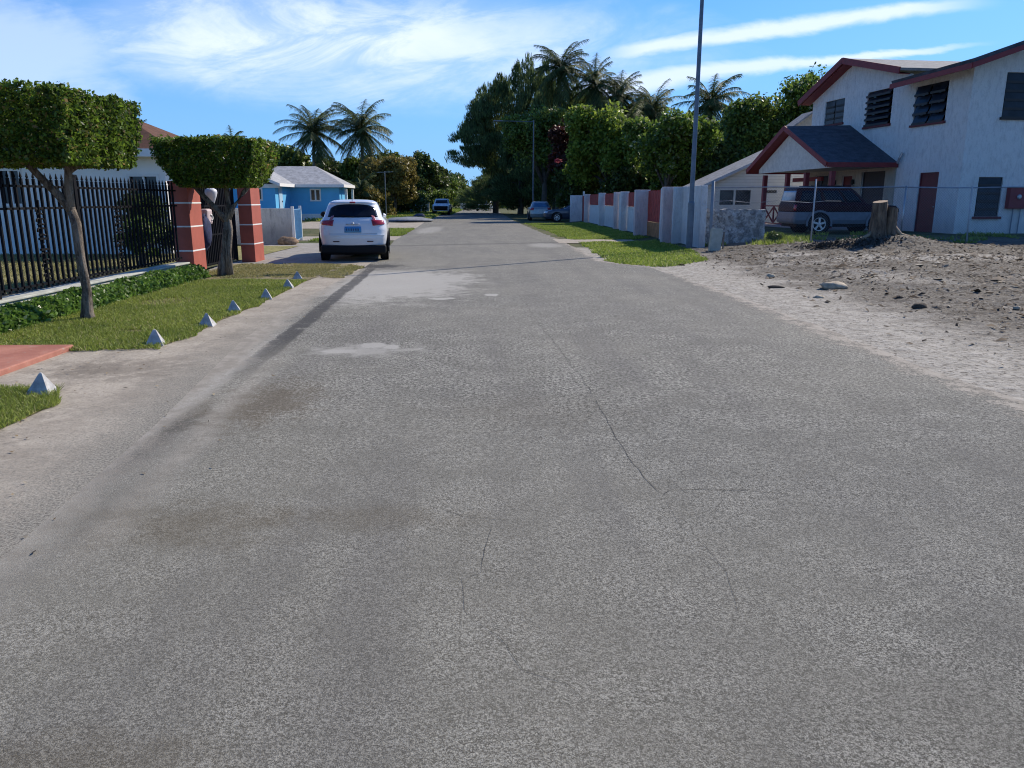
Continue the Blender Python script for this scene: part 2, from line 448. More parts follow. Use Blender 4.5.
strip('far_forecourt', [(44, -13, -3.6), (58, -13, -4.0)], M_CONC, .0, seed=5)

# cracks in the asphalt: thin dark recesses filled with grit
M_CRACK = plain('crack_fill', (.05, .046, .040), .95)
def crack(pts, w0, seed, amp=.035):
    R = random.Random(seed); P = []
    for (x0, y0), (x1, y1) in zip(pts, pts[1:]):
        L = math.hypot(x1-x0, y1-y0); n = max(2, int(L/.045))
        for k in range(n):
            q = k/n; p = Vector((x0+(x1-x0)*q, y0+(y1-y0)*q, seed))
            P.append((p.x+amp*(mn.noise(p*3)+.5*mn.noise(p*9)), p.y+amp*(mn.noise(p*3+Vector((9, 9, 9)))+.5*mn.noise(p*9+Vector((4, 9, 9))))))
    V = []; F = []
    for i, (x, y) in enumerate(P):
        a = P[max(0, i-1)]; b = P[min(len(P)-1, i+1)]
        dx, dy = b[0]-a[0], b[1]-a[1]; L = math.hypot(dx, dy) or 1
        w_ = w0*R.uniform(.55, 1)*min(1, min(i, len(P)-1-i)/4+.4)
        V += [(x-dy/L*w_/2, y+dx/L*w_/2, .0075), (x+dy/L*w_/2, y-dx/L*w_/2, .0075)]
        if i: F.append((2*i-2, 2*i-1, 2*i+1, 2*i))
    np_mesh('crack', V, F, M_CRACK, road)
crack([(.52, 12.9), (.62, 10.2), (.75, 8.0), (.85, 5.9)], .004, 1, .035)
crack([(.85, 5.9), (.84, 5.13), (.86, 4.53), (.89, 4.07), (.93, 3.83)], .0042, 6, .02)
crack([(.93, 3.83), (.93, 3.47), (.98, 3.25), (1.01, 2.98), (.94, 2.57)], .002, 7, .012)
crack([(.94, 3.87), (.98, 3.92), (1.17, 3.94), (1.4, 3.92), (1.65, 3.84)], .005, 2, .012)
crack([(-.32, 3.75), (-.21, 3.68), (-.13, 3.61), (.01, 3.57), (.17, 3.53)], .003, 3, .01)
crack([(.01, 3.54), (-.02, 3.23), (-.04, 3.01), (-.12, 2.95), (-.10, 2.7), (-.06, 2.63)], .002, 4, .012)
crack([(-.06, 2.63), (.05, 2.45), (.11, 2.3), (.25, 2.22), (.32, 2.1)], .0025, 8, .014)

# ------------------------------------------------------------------ grass
def grass(name, inside, box, dens, h, wd, mat, z=0.0, seed=0, **pr):
    r = np.random.default_rng(seed); x0, x1, y0, y1 = box
    n = int((x1-x0)*(y1-y0)*dens); P = np.stack([r.uniform(x0, x1, n), r.uniform(y0, y1, n)], 1)
    keep = np.array([inside(a, b) for a, b in P]); P = P[keep]; n = len(P)
    zz = np.array([ht(a, b) for a, b in P])+z
    az = r.uniform(0, 2*np.pi, n); hh = h*r.uniform(.45, 1.2, n); ww = wd*r.uniform(.6, 1.3, n)
    lean = r.normal(0, .55, (n, 2))*hh[:, None]
    side = np.stack([np.cos(az), np.sin(az)], 1)*ww[:, None]/2
    V = np.zeros((n, 4, 3))
    V[:, 0, :2] = P-side; V[:, 1, :2] = P+side; V[:, 0, 2] = V[:, 1, 2] = zz
    V[:, 2, :2] = P+side*.45+lean; V[:, 3, :2] = P-side*.3+lean*1.05; V[:, 2, 2] = zz+hh*.92; V[:, 3, 2] = zz+hh
    F = np.arange(n*4).reshape(n, 4)
    return np_mesh(name, V.reshape(-1, 3), F, mat, **pr)
M_GR = leafmat('lawn_blades', (.15, .185, .035), (.37, .43, .09), (.52, .45, .24), .4, .6)
M_GRD = leafmat('dry_blades', (.22, .20, .07), (.42, .38, .17), (.52, .45, .28), .4, .7)
M_GRG = leafmat('verge_blades', (.14, .20, .03), (.36, .44, .08), (.5, .44, .18), .4, .6)
M_SOIL = mat_soil('lawn_soil', (.13, .13, .04), (.2, .19, .07), (.09, .075, .04))
M_SOILD = mat_soil('dry_soil', (.2, .17, .09), (.3, .26, .16), (.12, .1, .06))
def nz(x, y, s=1.0, k=0): return mn.noise(Vector((x*s, y*s, k)))
def lawn_in(x, y):
    r = -3.5+.12*nz(x, y, 1.5)+.08*nz(x, y, 5)
    if x > r or x < -6.2: return False
    if y < 8.12+.12*nz(x, y, 2)+.06*nz(x, y, 7): return False
    if y > 15.4+.25*nz(x, y, 1.2): return False
    if y > 12.6 and x > -3.5-(y-12.6)*.03: return False
    if ((x+5.0)/.42)**2+((y-12.1)/.5)**2 < 1+.8*nz(x, y, 6): return random.random() < .12
    return nz(x, y, 2.2, 3)+nz(x, y, 7, 3)*.6 > -.62
def lawn_far_in(x, y):
    return -6.1 < x < -2.95+.15*nz(x, y, 2)-max(0, y-18.6)*1.4 and 15.9+.2*nz(x, y, 1.5) < y < 19.35+.12*nz(x, y, 3) and nz(x, y, 3, 5) > -.35
def near_in(x, y):
    r = -3.36+.06*nz(x, y, 4)-max(0, y-5.9)*.55
    return -4.22 < x < r and 3.5 < y < 6.42+.06*nz(x, y, 3)
def verge_in(x, y):
    n_ = .25*nz(x, y, 1.3)+.15*nz(x, y, 4)
    if 18.5 < y < 29.3+.5*nz(x, 0, 1.5, 4):
        l = np.interp(y, [18.5, 19.4, 21, 24, 29], [3.9, 3.2, 3.15, 3.3, 3.5])
        rr = np.interp(y, [18.5, 20, 24, 26, 29.2], [4.4, 5.7, 6.3, 6.3, 6.3])
        return l+n_ < x < rr+n_*.5
    if 31.2+.5*nz(x, 0, 1.5, 7) < y < 54:
        return np.interp(y, [31, 40, 54], [3.3, 3.1, 2.5])+n_ < x < 6.45 and y < 53+n_
    return False
strip('lawn_earth', [(8.22, -5.9, -3.9), (8.45, -6.3, -3.52), (15.6, -6.3, -3.55)], M_SOIL, .006, 0, .05)
strip('dry_lawn_earth', [(15.3, -6.3, -3.6), (19.4, -6.3, -3.4)], M_SOILD, .010, 0, .1)
strip('near_lawn_earth', [(3, -4.3, -3.4), (5.9, -4.3, -3.4), (6.4, -4.3, -3.7)], M_SOIL, .006, 0, .04)
grass('lawn_grass', lawn_in, (-6.3, -3.3, 8, 16), 5200, .042, .011, M_GR, .006, 1, label='mown green lawn between the clipped trees and the concrete shoulder', cat='grass', kind='stuff')
grass('dry_grass', lawn_far_in, (-6.2, -2.8, 15.8, 19.6), 2600, .03, .014, M_GRD, .008, 2, label='thin dry grass in front of the white parked car', cat='grass', kind='stuff')
grass('near_grass', near_in, (-4.3, -3.2, 3.5, 6.6), 7500, .045, .008, M_GR, .006, 3, label='small patch of green grass at the left edge below the red slab', cat='grass', kind='stuff')
grass('verge_grass', verge_in, (2.2, 6.6, 18.3, 54), 800, .075, .03, M_GRG, -.02, 4, label='bright green grass verge along the right side wall', cat='grass', kind='stuff')
grass('house_grass', lambda x, y: nz(x, y, .8, 2)+.3*nz(x, y, 3, 2) > -.05+.25*ss(9, 12, x), (6.9, 18, 24.2, 27.8), 260, .12, .035, M_GRG, -.01, 5, label='tufts of green weeds behind the chain link fence', cat='grass', kind='stuff')
grass('left_verge_grass', lambda x, y: (34.6 < y < 43 and -6.8 < x < -3.9-.02*(y-34)+.3*nz(x, y, 1)) or (30.2 < y < 31.4 and -6.9 < x < -5), (-8, -3.5, 30, 44), 500, .09, .035, M_GRG, 0, 6, label='strip of green grass beyond the white parked car', cat='grass', kind='stuff')
grass('far_grass', lambda x, y: (x < -4.6-(y-60)*.02 and 60 < y) or (x < -4 and 86 < y), (-14, -3.9, 58, 140), 45, .22, .09, M_GRG, 0, 7, label='grass around the far parked vehicles on the left', cat='grass', kind='stuff')

rl = np.random.default_rng(77); n_ = 900
gx = rl.uniform(-4.6, -1.6, n_); gy = rl.uniform(3.2, 15, n_); kq = (gx < -3.4) | (rl.uniform(size=n_) < .55*np.exp(-(gx+3.4)/.5)+.1); gx, gy = gx[kq], gy[kq]; n_ = len(gx)
az_ = rl.uniform(0, 6.28, n_); sz_ = np.minimum(rl.gamma(2, .005, n_)+.005, .022); zb_ = np.where((gx < -3.5), .035, .008)
Vq = np.zeros((n_, 4, 3))
for k_, (a_, r_) in enumerate(((0, 1), (1.4, .45), (3.1, .9), (4.6, .5))):
    Vq[:, k_, 0] = gx+np.cos(az_+a_)*sz_*r_; Vq[:, k_, 1] = gy+np.sin(az_+a_)*sz_*r_; Vq[:, k_, 2] = zb_+rl.uniform(0, .008, n_)
md, td = new_mat('fallen_leaves'); gd = td.new('ShaderNodeNewGeometry')
td.out(td.ramp(E(td.nt, gd.outputs['Random Per Island']), [(0, (.03, .022, .014)), (.5, (.14, .09, .04)), (.9, (.33, .25, .12)), (1, (.5, .47, .4))]), .9)
np_mesh('fallen_leaves', Vq.reshape(-1, 3), np.arange(4*n_).reshape(n_, 4), md, label='scattered small dead leaves along the lawn edge and concrete shoulder', cat='leaves', kind='stuff')

# garden behind the iron fence
strip('garden_lawn', [(2, -40, -6.5), (27, -40, -6.5)], mat_soil('garden_turf', (.19, .185, .075), (.30, .27, .12), (.12, .12, .04)), .015, seed=9)
grass('garden_grass', lambda x, y: nz(x, y, 1.2, 8) > -.4, (-15, -8.0, 10, 22.9), 330, .05, .02, M_GRD, .015, 8, label='yellowing lawn behind the black iron fence', cat='grass', kind='stuff')
strip('garden_dark_band', [(4, -8.2, -6.5), (17, -8.3, -6.5)], mat_soil('dark_band_ground', (.05, .045, .03), (.09, .075, .05), (.03, .03, .02)), .022, .2, 0, seed=10)  # plain dark ground sheet along the inside of the fence

# red painted slab
m, t_ = new_mat('red_slab_paint')
c_ = t_.mix(t_.noise(2.5, 6, .65).rng(.3, .7), (.30, .11, .075), (.43, .185, .13))
c_ = t_.mix(t_.noise(9, 5, .7).rng(.58, .72)*.6, c_, (.33, .29, .25))
t_.out(c_, .85, t_.bump(t_.noise(40, 4), .3, .01))
b_ = MB(); b_.box(-13, -4.42, 2.5, 8.2, -.05, .055)
b_.build('entrance_slab', m, bevel=.012, kind='structure')


# ------------------------------------------------------------------ leaves and trees
def leaf_quads(P, size, r, aspect=.5, dirs=None, jitter=.35, up=0.0):
    """rhombus leaves centred on P"""
    n = len(P)
    d = r.normal(size=(n, 3)) if dirs is None else dirs+r.normal(size=(n, 3))*.35
    d /= np.linalg.norm(d, axis=1)[:, None]
    q = r.normal(size=(n, 3)); q[:, 2] *= (1-up)
    s = np.cross(d, q); s /= np.linalg.norm(s, axis=1)[:, None]+1e-9
    L = size*r.uniform(1-jitter, 1+jitter, n)[:, None]
    a = d*L/2; b = s*L*aspect/2
    V = np.stack([P-a, P+b-a*.1, P+a, P-b-a*.1], 1)
    return V.reshape(-1, 3), np.arange(4*n).reshape(n, 4)


def cloud(clumps, n, size, r, sub=26, subr=.33, aspect=.5, shell=.75, drop=0.0, dirs=None, low=-.55):
    """leaves in sub clumps spread over the shells of the given ellipsoids"""
    vol = np.array([c[3]*c[4]*c[5] for c in clumps])**.67; vol /= vol.sum(); out = []
    for c, f in zip(clumps, vol):
        k = max(6, int(sub)); dv = r.normal(size=(k, 3)); dv /= np.linalg.norm(dv, axis=1)[:, None]
        dv[:, 2] = np.where(dv[:, 2] < low, -dv[:, 2], dv[:, 2])
        rr = shell*r.uniform(.72, 1.12, k)[:, None]
        cen = np.array(c[:3])+dv*rr*np.array(c[3:])
        m_ = int(n*f); which = r.integers(0, k, m_); srad = subr*np.array(c[3:])*1.0
        o = r.normal(size=(m_, 3)); o /= np.linalg.norm(o, axis=1)[:, None]
        o *= r.uniform(0.1, 1, m_)[:, None]**.5
        sc = r.uniform(.6, 1.3, k)[which][:, None]
        out.append(cen[which]+o*srad*sc)
        q = int(m_*.22); o = r.normal(size=(q, 3)); o /= np.linalg.norm(o, axis=1)[:, None]
        out.append(np.array(c[:3])+o*np.array(c[3:])*r.uniform(.2, .8, q)[:, None])
    P = np.concatenate(out)
    return P


M_BARK, t_ = new_mat('bark')
c_ = t_.mix(t_.noise(7, 6, .75, t_.mapv((2.2, 2.2, .45))).rng(.36, .62), (.06, .045, .034), (.30, .245, .19))
c_ = t_.mix(t_.noise(22, 4, .7).rng(.55, .65)*.6, c_, (.34, .31, .27))
t_.out(c_, .95, t_.bump(t_.noise(9, 6, .75, t_.mapv((3, 3, .5))), 1.0, .05))
M_BARKD = plain('dark_bark', (.10, .085, .07), .95, var=.35, scale=3, bump=.8)


def tree(name, label, loc, clumps, n, size, mat, seed, trunk=.2, cat='tree', group=None, sub=26, subr=.33, aspect=.5, zt=None, style=None, low=-.55, shell=.75):
    """clumps relative to the base"""
    r = np.random.default_rng(seed); root = thing(name, label, cat, loc, 0, group)
    P = cloud(clumps, n, size, r, sub, subr, aspect, low=low, shell=shell)
    dirs = None
    if style == 'needle':
        cx = np.mean([c[0] for c in clumps]); d_ = P-np.array([cx, 0, 2.0]); d_ /= np.linalg.norm(d_, axis=1)[:, None]
        d_[:, 2] += .7; dirs = d_
    P = P[P[:, 2] > .15]
    if dirs is not None: dirs = dirs[:len(P)]
    V, F = leaf_quads(P, size, r, aspect, dirs)
    b = MB(); top = zt or max(c[2] for c in clumps)
    b.tube([(0, 0, -.1), (trunk*.4, 0, top*.3), (-trunk*.3, .1, top*.6)], [trunk*1.25, trunk, trunk*.75], 8, jit=.08, seed=seed)
    for c in clumps[:7]:
        b.tube([(0, 0, top*.35), ((c[0])*.5, c[1]*.5, (top*.35+c[2])*.55), (c[0], c[1], c[2])], [trunk*.6, trunk*.4, trunk*.12], 6, jit=.06, seed=seed)
    b.build('trunk', M_BARKD, root, smooth=True)
    np_mesh('crown', V, F, mat, root)
    return root


L_DARK = leafmat('leaves_dark', (.03, .047, .015), (.125, .17, .04), None, .4)
L_MID = leafmat('leaves_mid', (.055, .085, .018), (.22, .29, .055), (.12, .14, .05), .35)
L_BRIGHT = leafmat('leaves_bright', (.08, .13, .02), (.30, .38, .06), None, .5)
L_GLOSS = leafmat('leaves_glossy', (.05, .085, .018), (.21, .30, .05), (.45, .47, .3), .5, .35)
L_YEL = leafmat('leaves_yellowing', (.10, .09, .025), (.32, .26, .07), (.40, .27, .09), .35)
L_COP = leafmat('leaves_copper', (.03, .012, .010), (.10, .03, .022), (.16, .05, .03), .3)
L_CAS = leafmat('casuarina_needles', (.05, .07, .03), (.19, .25, .09), None, .45, .7)
L_PALM = leafmat('palm_leaflets', (.035, .055, .018), (.12, .16, .05), (.2, .17, .06), .35, .62)
L_HEDGE = leafmat('hedge_leaves', (.05, .10, .02), (.19, .32, .06), (.38, .44, .25), .45, .35)
L_TOP = leafmat('clipped_leaves', (.03, .052, .012), (.20, .30, .04), (.36, .24, .10), .5, .42)


def clump_ball(R_, k, rx, ry, z0, z1, s0, s1):
    out = []
    for i in range(k):
        a = R_.uniform(0, 6.28); q = R_.uniform(.2, 1)**.5; s = R_.uniform(s0, s1)
        out.append((math.cos(a)*q*rx, math.sin(a)*q*ry, R_.uniform(z0, z1), s, s, s*R_.uniform(.7, .95)))
    return out


def palm(label, loc, h, L, seed, lean=(0, 0), nf=20, group=None, name='coconut_palm'):
    R_ = random.Random(seed); root = thing(name, label, 'palm tree', loc, 0, group)
    top = Vector((lean[0], lean[1], h)); b = MB(); k = 10
    b.tube([(lean[0]*(i/k)**1.6, lean[1]*(i/k)**1.6, h*i/k-.05) for i in range(k+1)], [.2-.07*i/k+(.05 if i == 0 else 0) for i in range(k+1)], 9, jit=.05, seed=seed)
    b.build('trunk', plain('palm_bark', (.2, .175, .14), .95, var=.3, scale=5, bump=.6), root, smooth=True)
    V = []
    for f in range(nf):
        az = f*2.399+R_.uniform(-.45, .45); el = rad(R_.uniform(72, 86)-140*(f/nf)**1.2+R_.uniform(-8, 8))
        l = L*R_.uniform(.75, 1.12); hor = Vector((math.cos(az), math.sin(az), 0)); p = top.copy(); n = 22; pts = []
        e_ = el
        for i in range(n+1):
            pts.append(p.copy()); e_ -= rad((1.2+3.0*(i/n))*R_.uniform(.8, 1.1)*(1.25 if el > .2 else .6))
            p = p+(hor*math.cos(e_)+Vector((0, 0, 1))*math.sin(e_))*l/n
        sidev = hor.cross(Vector((0, 0, 1)))
        for i in range(n):
            a, c = pts[i], pts[i+1]; d_ = (c-a).normalized(); upv = sidev.cross(d_)
            w_ = .025*(1-i/n)+.01
            V += [a+upv*w_, a-upv*w_, c-upv*w_, c+upv*w_]
            V += [a+sidev*w_, a-sidev*w_, c-sidev*w_, c+sidev*w_]
            if i < 2: continue
            q = i/n; ll = L*.30*math.sin(math.pi*min(1, q*.86+.12))**.7*R_.uniform(.85, 1.1)
            for sgn in (-1, 1):
                for s_ in (0, .5):
                    o = a+(c-a)*s_
                    dd = (sidev*sgn*R_.uniform(.6, .9)+d_*R_.uniform(.4, .7)+Vector((0, 0, -.3-.6*R_.random()))).normalized()*ll*R_.uniform(.75, 1.1)
                    wv = d_*(.030)
                    V += [o-wv, o+wv, o+dd+Vector((0, 0, -.12*ll)), o+dd*.6-wv*.8+Vector((0, 0, -.02*ll))]
    V = np.array([tuple(p) for p in V]); np_mesh('fronds', V, np.arange(len(V)).reshape(-1, 4), L_PALM, root)
    bc = MB()
    for i in range(6):
        a = i*1.1; bc.lathe([(.02, .12), (.1, .06), (.13, 0), (.1, -.08), (.02, -.13)], 8, Matrix.Translation(top+Vector((math.cos(a)*.25, math.sin(a)*.25, -.25-.05*(i % 3)))))
    bc.build('coconut', plain('coconut_husk', (.2, .14, .05), .8), root, smooth=True, kind='stuff')
    return root


# --- clipped trees at the left
def topiary(name, label, loc, box, taper, branches, n, leaf, seed, inset=.0):
    r = np.random.default_rng(seed); root = thing(name, label, 'tree', loc)
    x0, x1, y0, y1, z0, z1 = box
    P = r.uniform(0, 1, (n, 3)); face = r.integers(0, 6, n); deep = np.abs(r.normal(0, .055, n))
    # push most leaves towards one face of the block
    for a in range(3):
        for s_, f in ((0, 2*a), (1, 2*a+1)):
            k = (face == f) & (r.uniform(size=n) < .86)
            ext = (x1-x0, y1-y0, z1-z0)[a]
            P[k, a] = (deep[k]/ext) if s_ == 0 else 1-deep[k]/ext
    Q = np.empty_like(P); zt_ = P[:, 2]; c = np.array([(x0+x1)/2, (y0+y1)/2])
    sc = taper+(1-taper)*np.clip(zt_*1.6, 0, 1)**.8
    # rounded corners
    ux = P[:, 0]*2-1; uy = P[:, 1]*2-1; m_ = np.maximum(np.abs(ux), np.abs(uy)); L_ = np.sqrt(ux**2+uy**2)+1e-6
    kk = .86+.14*(m_/L_)
    Q[:, 0] = c[0]+ux*(x1-x0)/2*sc*kk; Q[:, 1] = c[1]+uy*(y1-y0)/2*sc*kk
    bump = np.array([mn.noise(Vector((a*2.6, b*2.6, d*2.6+seed))) for a, b, d in Q])
    Q[:, 2] = z0+zt_*(z1-z0)+bump*.05
    cc = np.array([c[0], c[1], (z0+z1)/2]); Q = cc+(Q-cc)*(1+bump[:, None]*.10)
    Q += r.normal(0, .012, Q.shape)
    # small holes in the foliage
    hole = np.array([mn.noise(Vector((a*4.5, b*4.5, d*4.5+9))) for a, b, d in Q]); Q = Q[hole > -.36]
    V, F = leaf_quads(Q, leaf, r, .55, jitter=.5)
    b = MB()
    for pts, rs in branches: b.tube(pts, rs, 10, jit=.10, seed=seed)
    o = b.build('trunk', M_BARK, root, smooth=True)
    np_mesh('crown', V, F, L_TOP, root)
    return root


topiary('clipped_tree', 'larger clipped tree with a boxy flat crown and a forked trunk, nearest at the left', (-5.32, 10.3, 0),
        (-1.6, .57, -1.0, .92, 1.98, 2.79), .93,
        [([(0, 0, -.05), (.0, 0, .1), (.03, 0, .4), (0, 0, .8), (.0, 0, 1.25), (-.05, 0, 1.5)], [.12, .075, .06, .055, .06, .05]),
         ([(-.03, 0, 1.42), (-.15, -.02, 1.6), (-.36, -.05, 1.85), (-.62, -.1, 2.2)], [.06, .05, .045, .04]),
         ([(-.04, 0, 1.42), (-.03, 0, 1.7), (0, 0, 2.0), (.1, 0, 2.3)], [.055, .05, .045, .04]),
         ([(0, 0, 1.9), (.25, .1, 2.1), (.4, .1, 2.3)], [.035, .03, .02])], 64000, .052, 11)
topiary('clipped_tree', 'smaller clipped tree with a bowl shaped crown, in front of the pillar gate', (-5.55, 16.4, 0),
        (-.90, 1.10, -.90, .90, 1.82, 2.70), .66,
        [([(0, 0, -.05), (-.02, 0, .15), (.05, 0, .5), (.11, 0, .9), (.16, 0, 1.2)], [.15, .10, .075, .065, .06]),
         ([(.12, -.03, -.02), (.15, -.04, .5), (.22, -.03, .95), (.2, 0, 1.25)], [.09, .06, .05, .045]),
         ([(.14, 0, 1.12), (-.02, 0, 1.35), (-.3, 0, 1.65), (-.55, 0, 1.95)], [.07, .06, .05, .04]),
         ([(.16, 0, 1.12), (.3, 0, 1.4), (.55, 0, 1.7), (.78, 0, 1.95)], [.07, .055, .045, .035]),
         ([(.15, 0, 1.15), (.2, .05, 1.5), (.15, .05, 2.0)], [.06, .05, .03])], 56000, .058, 12)


# --- low hedge along the fence wall
r = np.random.default_rng(21)
N_ = 26000; yy = r.uniform(5.2, 16.0, N_); ang = r.uniform(0, math.pi, N_); q = np.abs(r.normal(0, .12, N_))
wob = np.array([mn.noise(Vector((0, a*1.8, 3)))+.5*mn.noise(Vector((5, a*5, 3))) for a in yy])
rr = (1-q)*(1+wob*.28)
xh = -5.98+np.cos(ang)*.28*rr; zh = .01+np.sin(ang)*.235*rr
P = np.stack([xh+r.normal(0, .02, N_), yy, zh+r.uniform(0, .03, N_)], 1)
V, F = leaf_quads(P, .075, r, .5, up=.5)
hedge = thing('hedge', 'low leafy green hedge along the foot of the iron fence', 'hedge', (0, 0, 0))
np_mesh('foliage', V, F, L_HEDGE, hedge)
b = MB()
for i in range(46):
    y0_ = 5.3+i*.24; b.tube([(-6.0, y0_, -.02), (-5.98+.05*math.sin(i), y0_+.03, .1), (-6.0+.1*math.sin(i*2.3), y0_, .18)], [.012, .01, .005], 5)
b.build('stem', M_BARKD, hedge, kind='stuff')

# ------------------------------------------------------------------ iron fence, pillars and gate
M_IRON = plain('black_iron', (.006, .0065, .009), .6, 0, var=.2, spec=.12)
M_WHITE = plain('white_paint', (.74, .73, .70), .7, var=.05, bump=.1)
M_RED = plain('red_pillar_paint', (.36, .085, .055), .75, var=.1, scale=3, bump=.15)
fence = thing('iron_fence', 'tall black iron picket fence on a low white wall', 'fence', (-6.4, 0, 0))
b = MB(); b.box(-.11, .11, 2.2, 16.5, -.02, .25); b.box(-.14, .14, 2.2, 16.5, .252, .285)
b.build('base_wall', plain('weathered_cream_wall', (.42, .43, .38), .85, var=.2, scale=5, bump=.3), fence, bevel=.008)
def picket(b, x, y, z0, z1, axis='y', wd=.032):
    b.box(x-wd/2, x+wd/2, y-wd/2, y+wd/2, z0, z1-.09)
    b.lathe([(.006, z1-.09), (.022, z1-.07), (.012, z1-.035), (.003, z1)], 6, Matrix.Translation((x, y, 0)))
    b.box(x-.017, x+.017, y-.017, y+.017, z1-.16, z1-.14)
posts = [2.6, 5.2, 7.8, 10.2, 12.45, 16.42]; ornament_at = {7.8: 9.0, 10.2: 11.4, 12.45: 13.75}
for a_, c_ in zip(posts, posts[1:]):
    b = MB(); n = int((c_-a_)/.142)
    mid = ornament_at.get(a_, (a_+c_)/2)
    for i in range(1, n):
        y = a_+(c_-a_)*i/n; picket(b, 0, y, .33, 1.93)
    for z in (.36, 1.42, 1.72): b.box(-.016, .016, a_, c_, z, z+.032)
    b.build('picket_panel', M_IRON, fence)
    b = MB()
    for z, sg in ((1.25, 1), (.62, -1)):                 # cast scroll ornament
        for k in range(3):
            for s_ in (-1, 1):
                cz = z+(k-1)*.14*sg; rr_ = .05-.008*k
                b.tube([(.02, mid+s_*(.055+rr_*math.cos(g)), cz+rr_*math.sin(g)) for g in np.linspace(0, 5.2, 10)], .013, 5)
        b.box(.008, .032, mid-.012, mid+.012, z-.3, z+.3); b.box(.006, .034, mid-.09, mid+.09, z-.24*sg-.015, z-.24*sg+.015)
    b.build('scroll_ornament', M_IRON, fence)
for y in posts[:-1]:
    b = MB(); b.box(-.04, .04, y-.04, y+.04, .285, 1.90); b.box(-.05, .05, y-.05, y+.05, 1.90, 1.93)
    b.build('post', M_IRON, fence)

def pillar(label, x0, x1, y0, y1, h, bands):
    root = thing('gate_pillar', label, 'pillar', ((x0+x1)/2, (y0+y1)/2, 0))
    hx, hy = (x1-x0)/2, (y1-y0)/2
    b = MB(); zs = [-.03]+[z for z in bands]+[h]
    for i in range(len(zs)-1):
        k = .008*(len(zs)-2-i)/3
        b.box(-hx-k, hx+k, -hy-k, hy+k, zs[i]+(.014 if i else 0), zs[i+1])
    b.build('shaft', M_RED, root, bevel=.008)
    b = MB()
    for i, z in enumerate(bands): b.box(-hx-.006, hx+.006, -hy-.006, hy+.006, z-.003, z+.026)
    b.build('white_band', M_WHITE, root)
    b = MB(); b.box(-hx-.03, hx+.03, -hy-.03, hy+.03, h+.002, h+.05); b.build('cap', M_RED, root, bevel=.008)
    return root
pillar('wider red pillar with white bands, at the end of the iron fence', -6.56, -6.2, 16.55, 17.25, 1.88, [.5, 1.0, 1.48])
pillar('narrower red pillar with white bands, right of the clipped tree', -6.3, -5.97, 20.1, 20.9, 1.9, [.45, .93, 1.42])
gate = thing('iron_gate', 'black iron gate between the two red pillars', 'gate', (-6.4, 17.27, 0))
b = MB()
for i in range(1, 24):
    y = i*.115; picket(b, 0, y, .08, 1.85+.12*math.sin(i/24*math.pi))
b.build('picket_panel', M_IRON, gate)
b = MB()
for z in (.1, .75, 1.4): b.box(-.018, .018, .02, 2.78, z, z+.035)
for y in (.03, 1.37, 2.75): b.box(-.025, .025, y-.022, y+.022, .05, 1.85)
b.build('gate_frame', M_IRON, gate)

# things hanging behind the gate
b = MB()
b.lathe([(.01, -.22), (.05, -.15), (.11, .0), (.135, .09), (.125, .15), (.07, .185), (.01, .19)], 16)
buoy = b.build('float', plain('float_plastic', (.62, .62, .66), .5), None, smooth=True, label='white teardrop float hanging on the iron gate, above the pale canister', cat='float')
buoy.location = (-6.22, 18.0, 1.62)
can = thing('canister', 'pale pinkish canister with a white handle, hung on the iron gate', 'canister', (-6.27, 17.72, 1.02))
b = MB(); b.box(-.09, .09, -.17, .17, 0, .34); b.build('canister_body', plain('canister_plastic', (.5, .4, .4), .6), can, bevel=.05)
b = MB(); b.tube([(.1, .07*math.cos(g)+.03, .15+.06*math.sin(g)) for g in np.linspace(-1.4, 2.2, 8)], .016, 6); b.build('handle', M_WHITE, can, smooth=True)
r2 = random.Random(5)
b = MB(); nlat, nlon = 9, 14; vs = []
for i in range(nlat+1):
    for k in range(nlon):
        th = math.pi*i/nlat; ph = 2*math.pi*k/nlon; q = 1+.25*mn.noise(Vector((math.cos(ph)*1.5, math.sin(ph)*1.5, th*2)))
        vs.append((.11*math.sin(th)*math.cos(ph)*q, .23*math.sin(th)*math.sin(ph)*q, .4+.36*math.cos(th)*q))
b.add(vs, [(i*nlon+k, i*nlon+(k+1) % nlon, (i+1)*nlon+(k+1) % nlon, (i+1)*nlon+k) for i in range(nlat) for k in range(nlon)])
bag = b.build('cloth_bundle', plain('navy_cloth', (.012, .02, .07), .9, var=.4, scale=12, bump=.5), None, smooth=True, label='dark blue cloth bundle hanging low on the iron gate', cat='bundle')
bag.location = (-6.24, 17.5, .46)

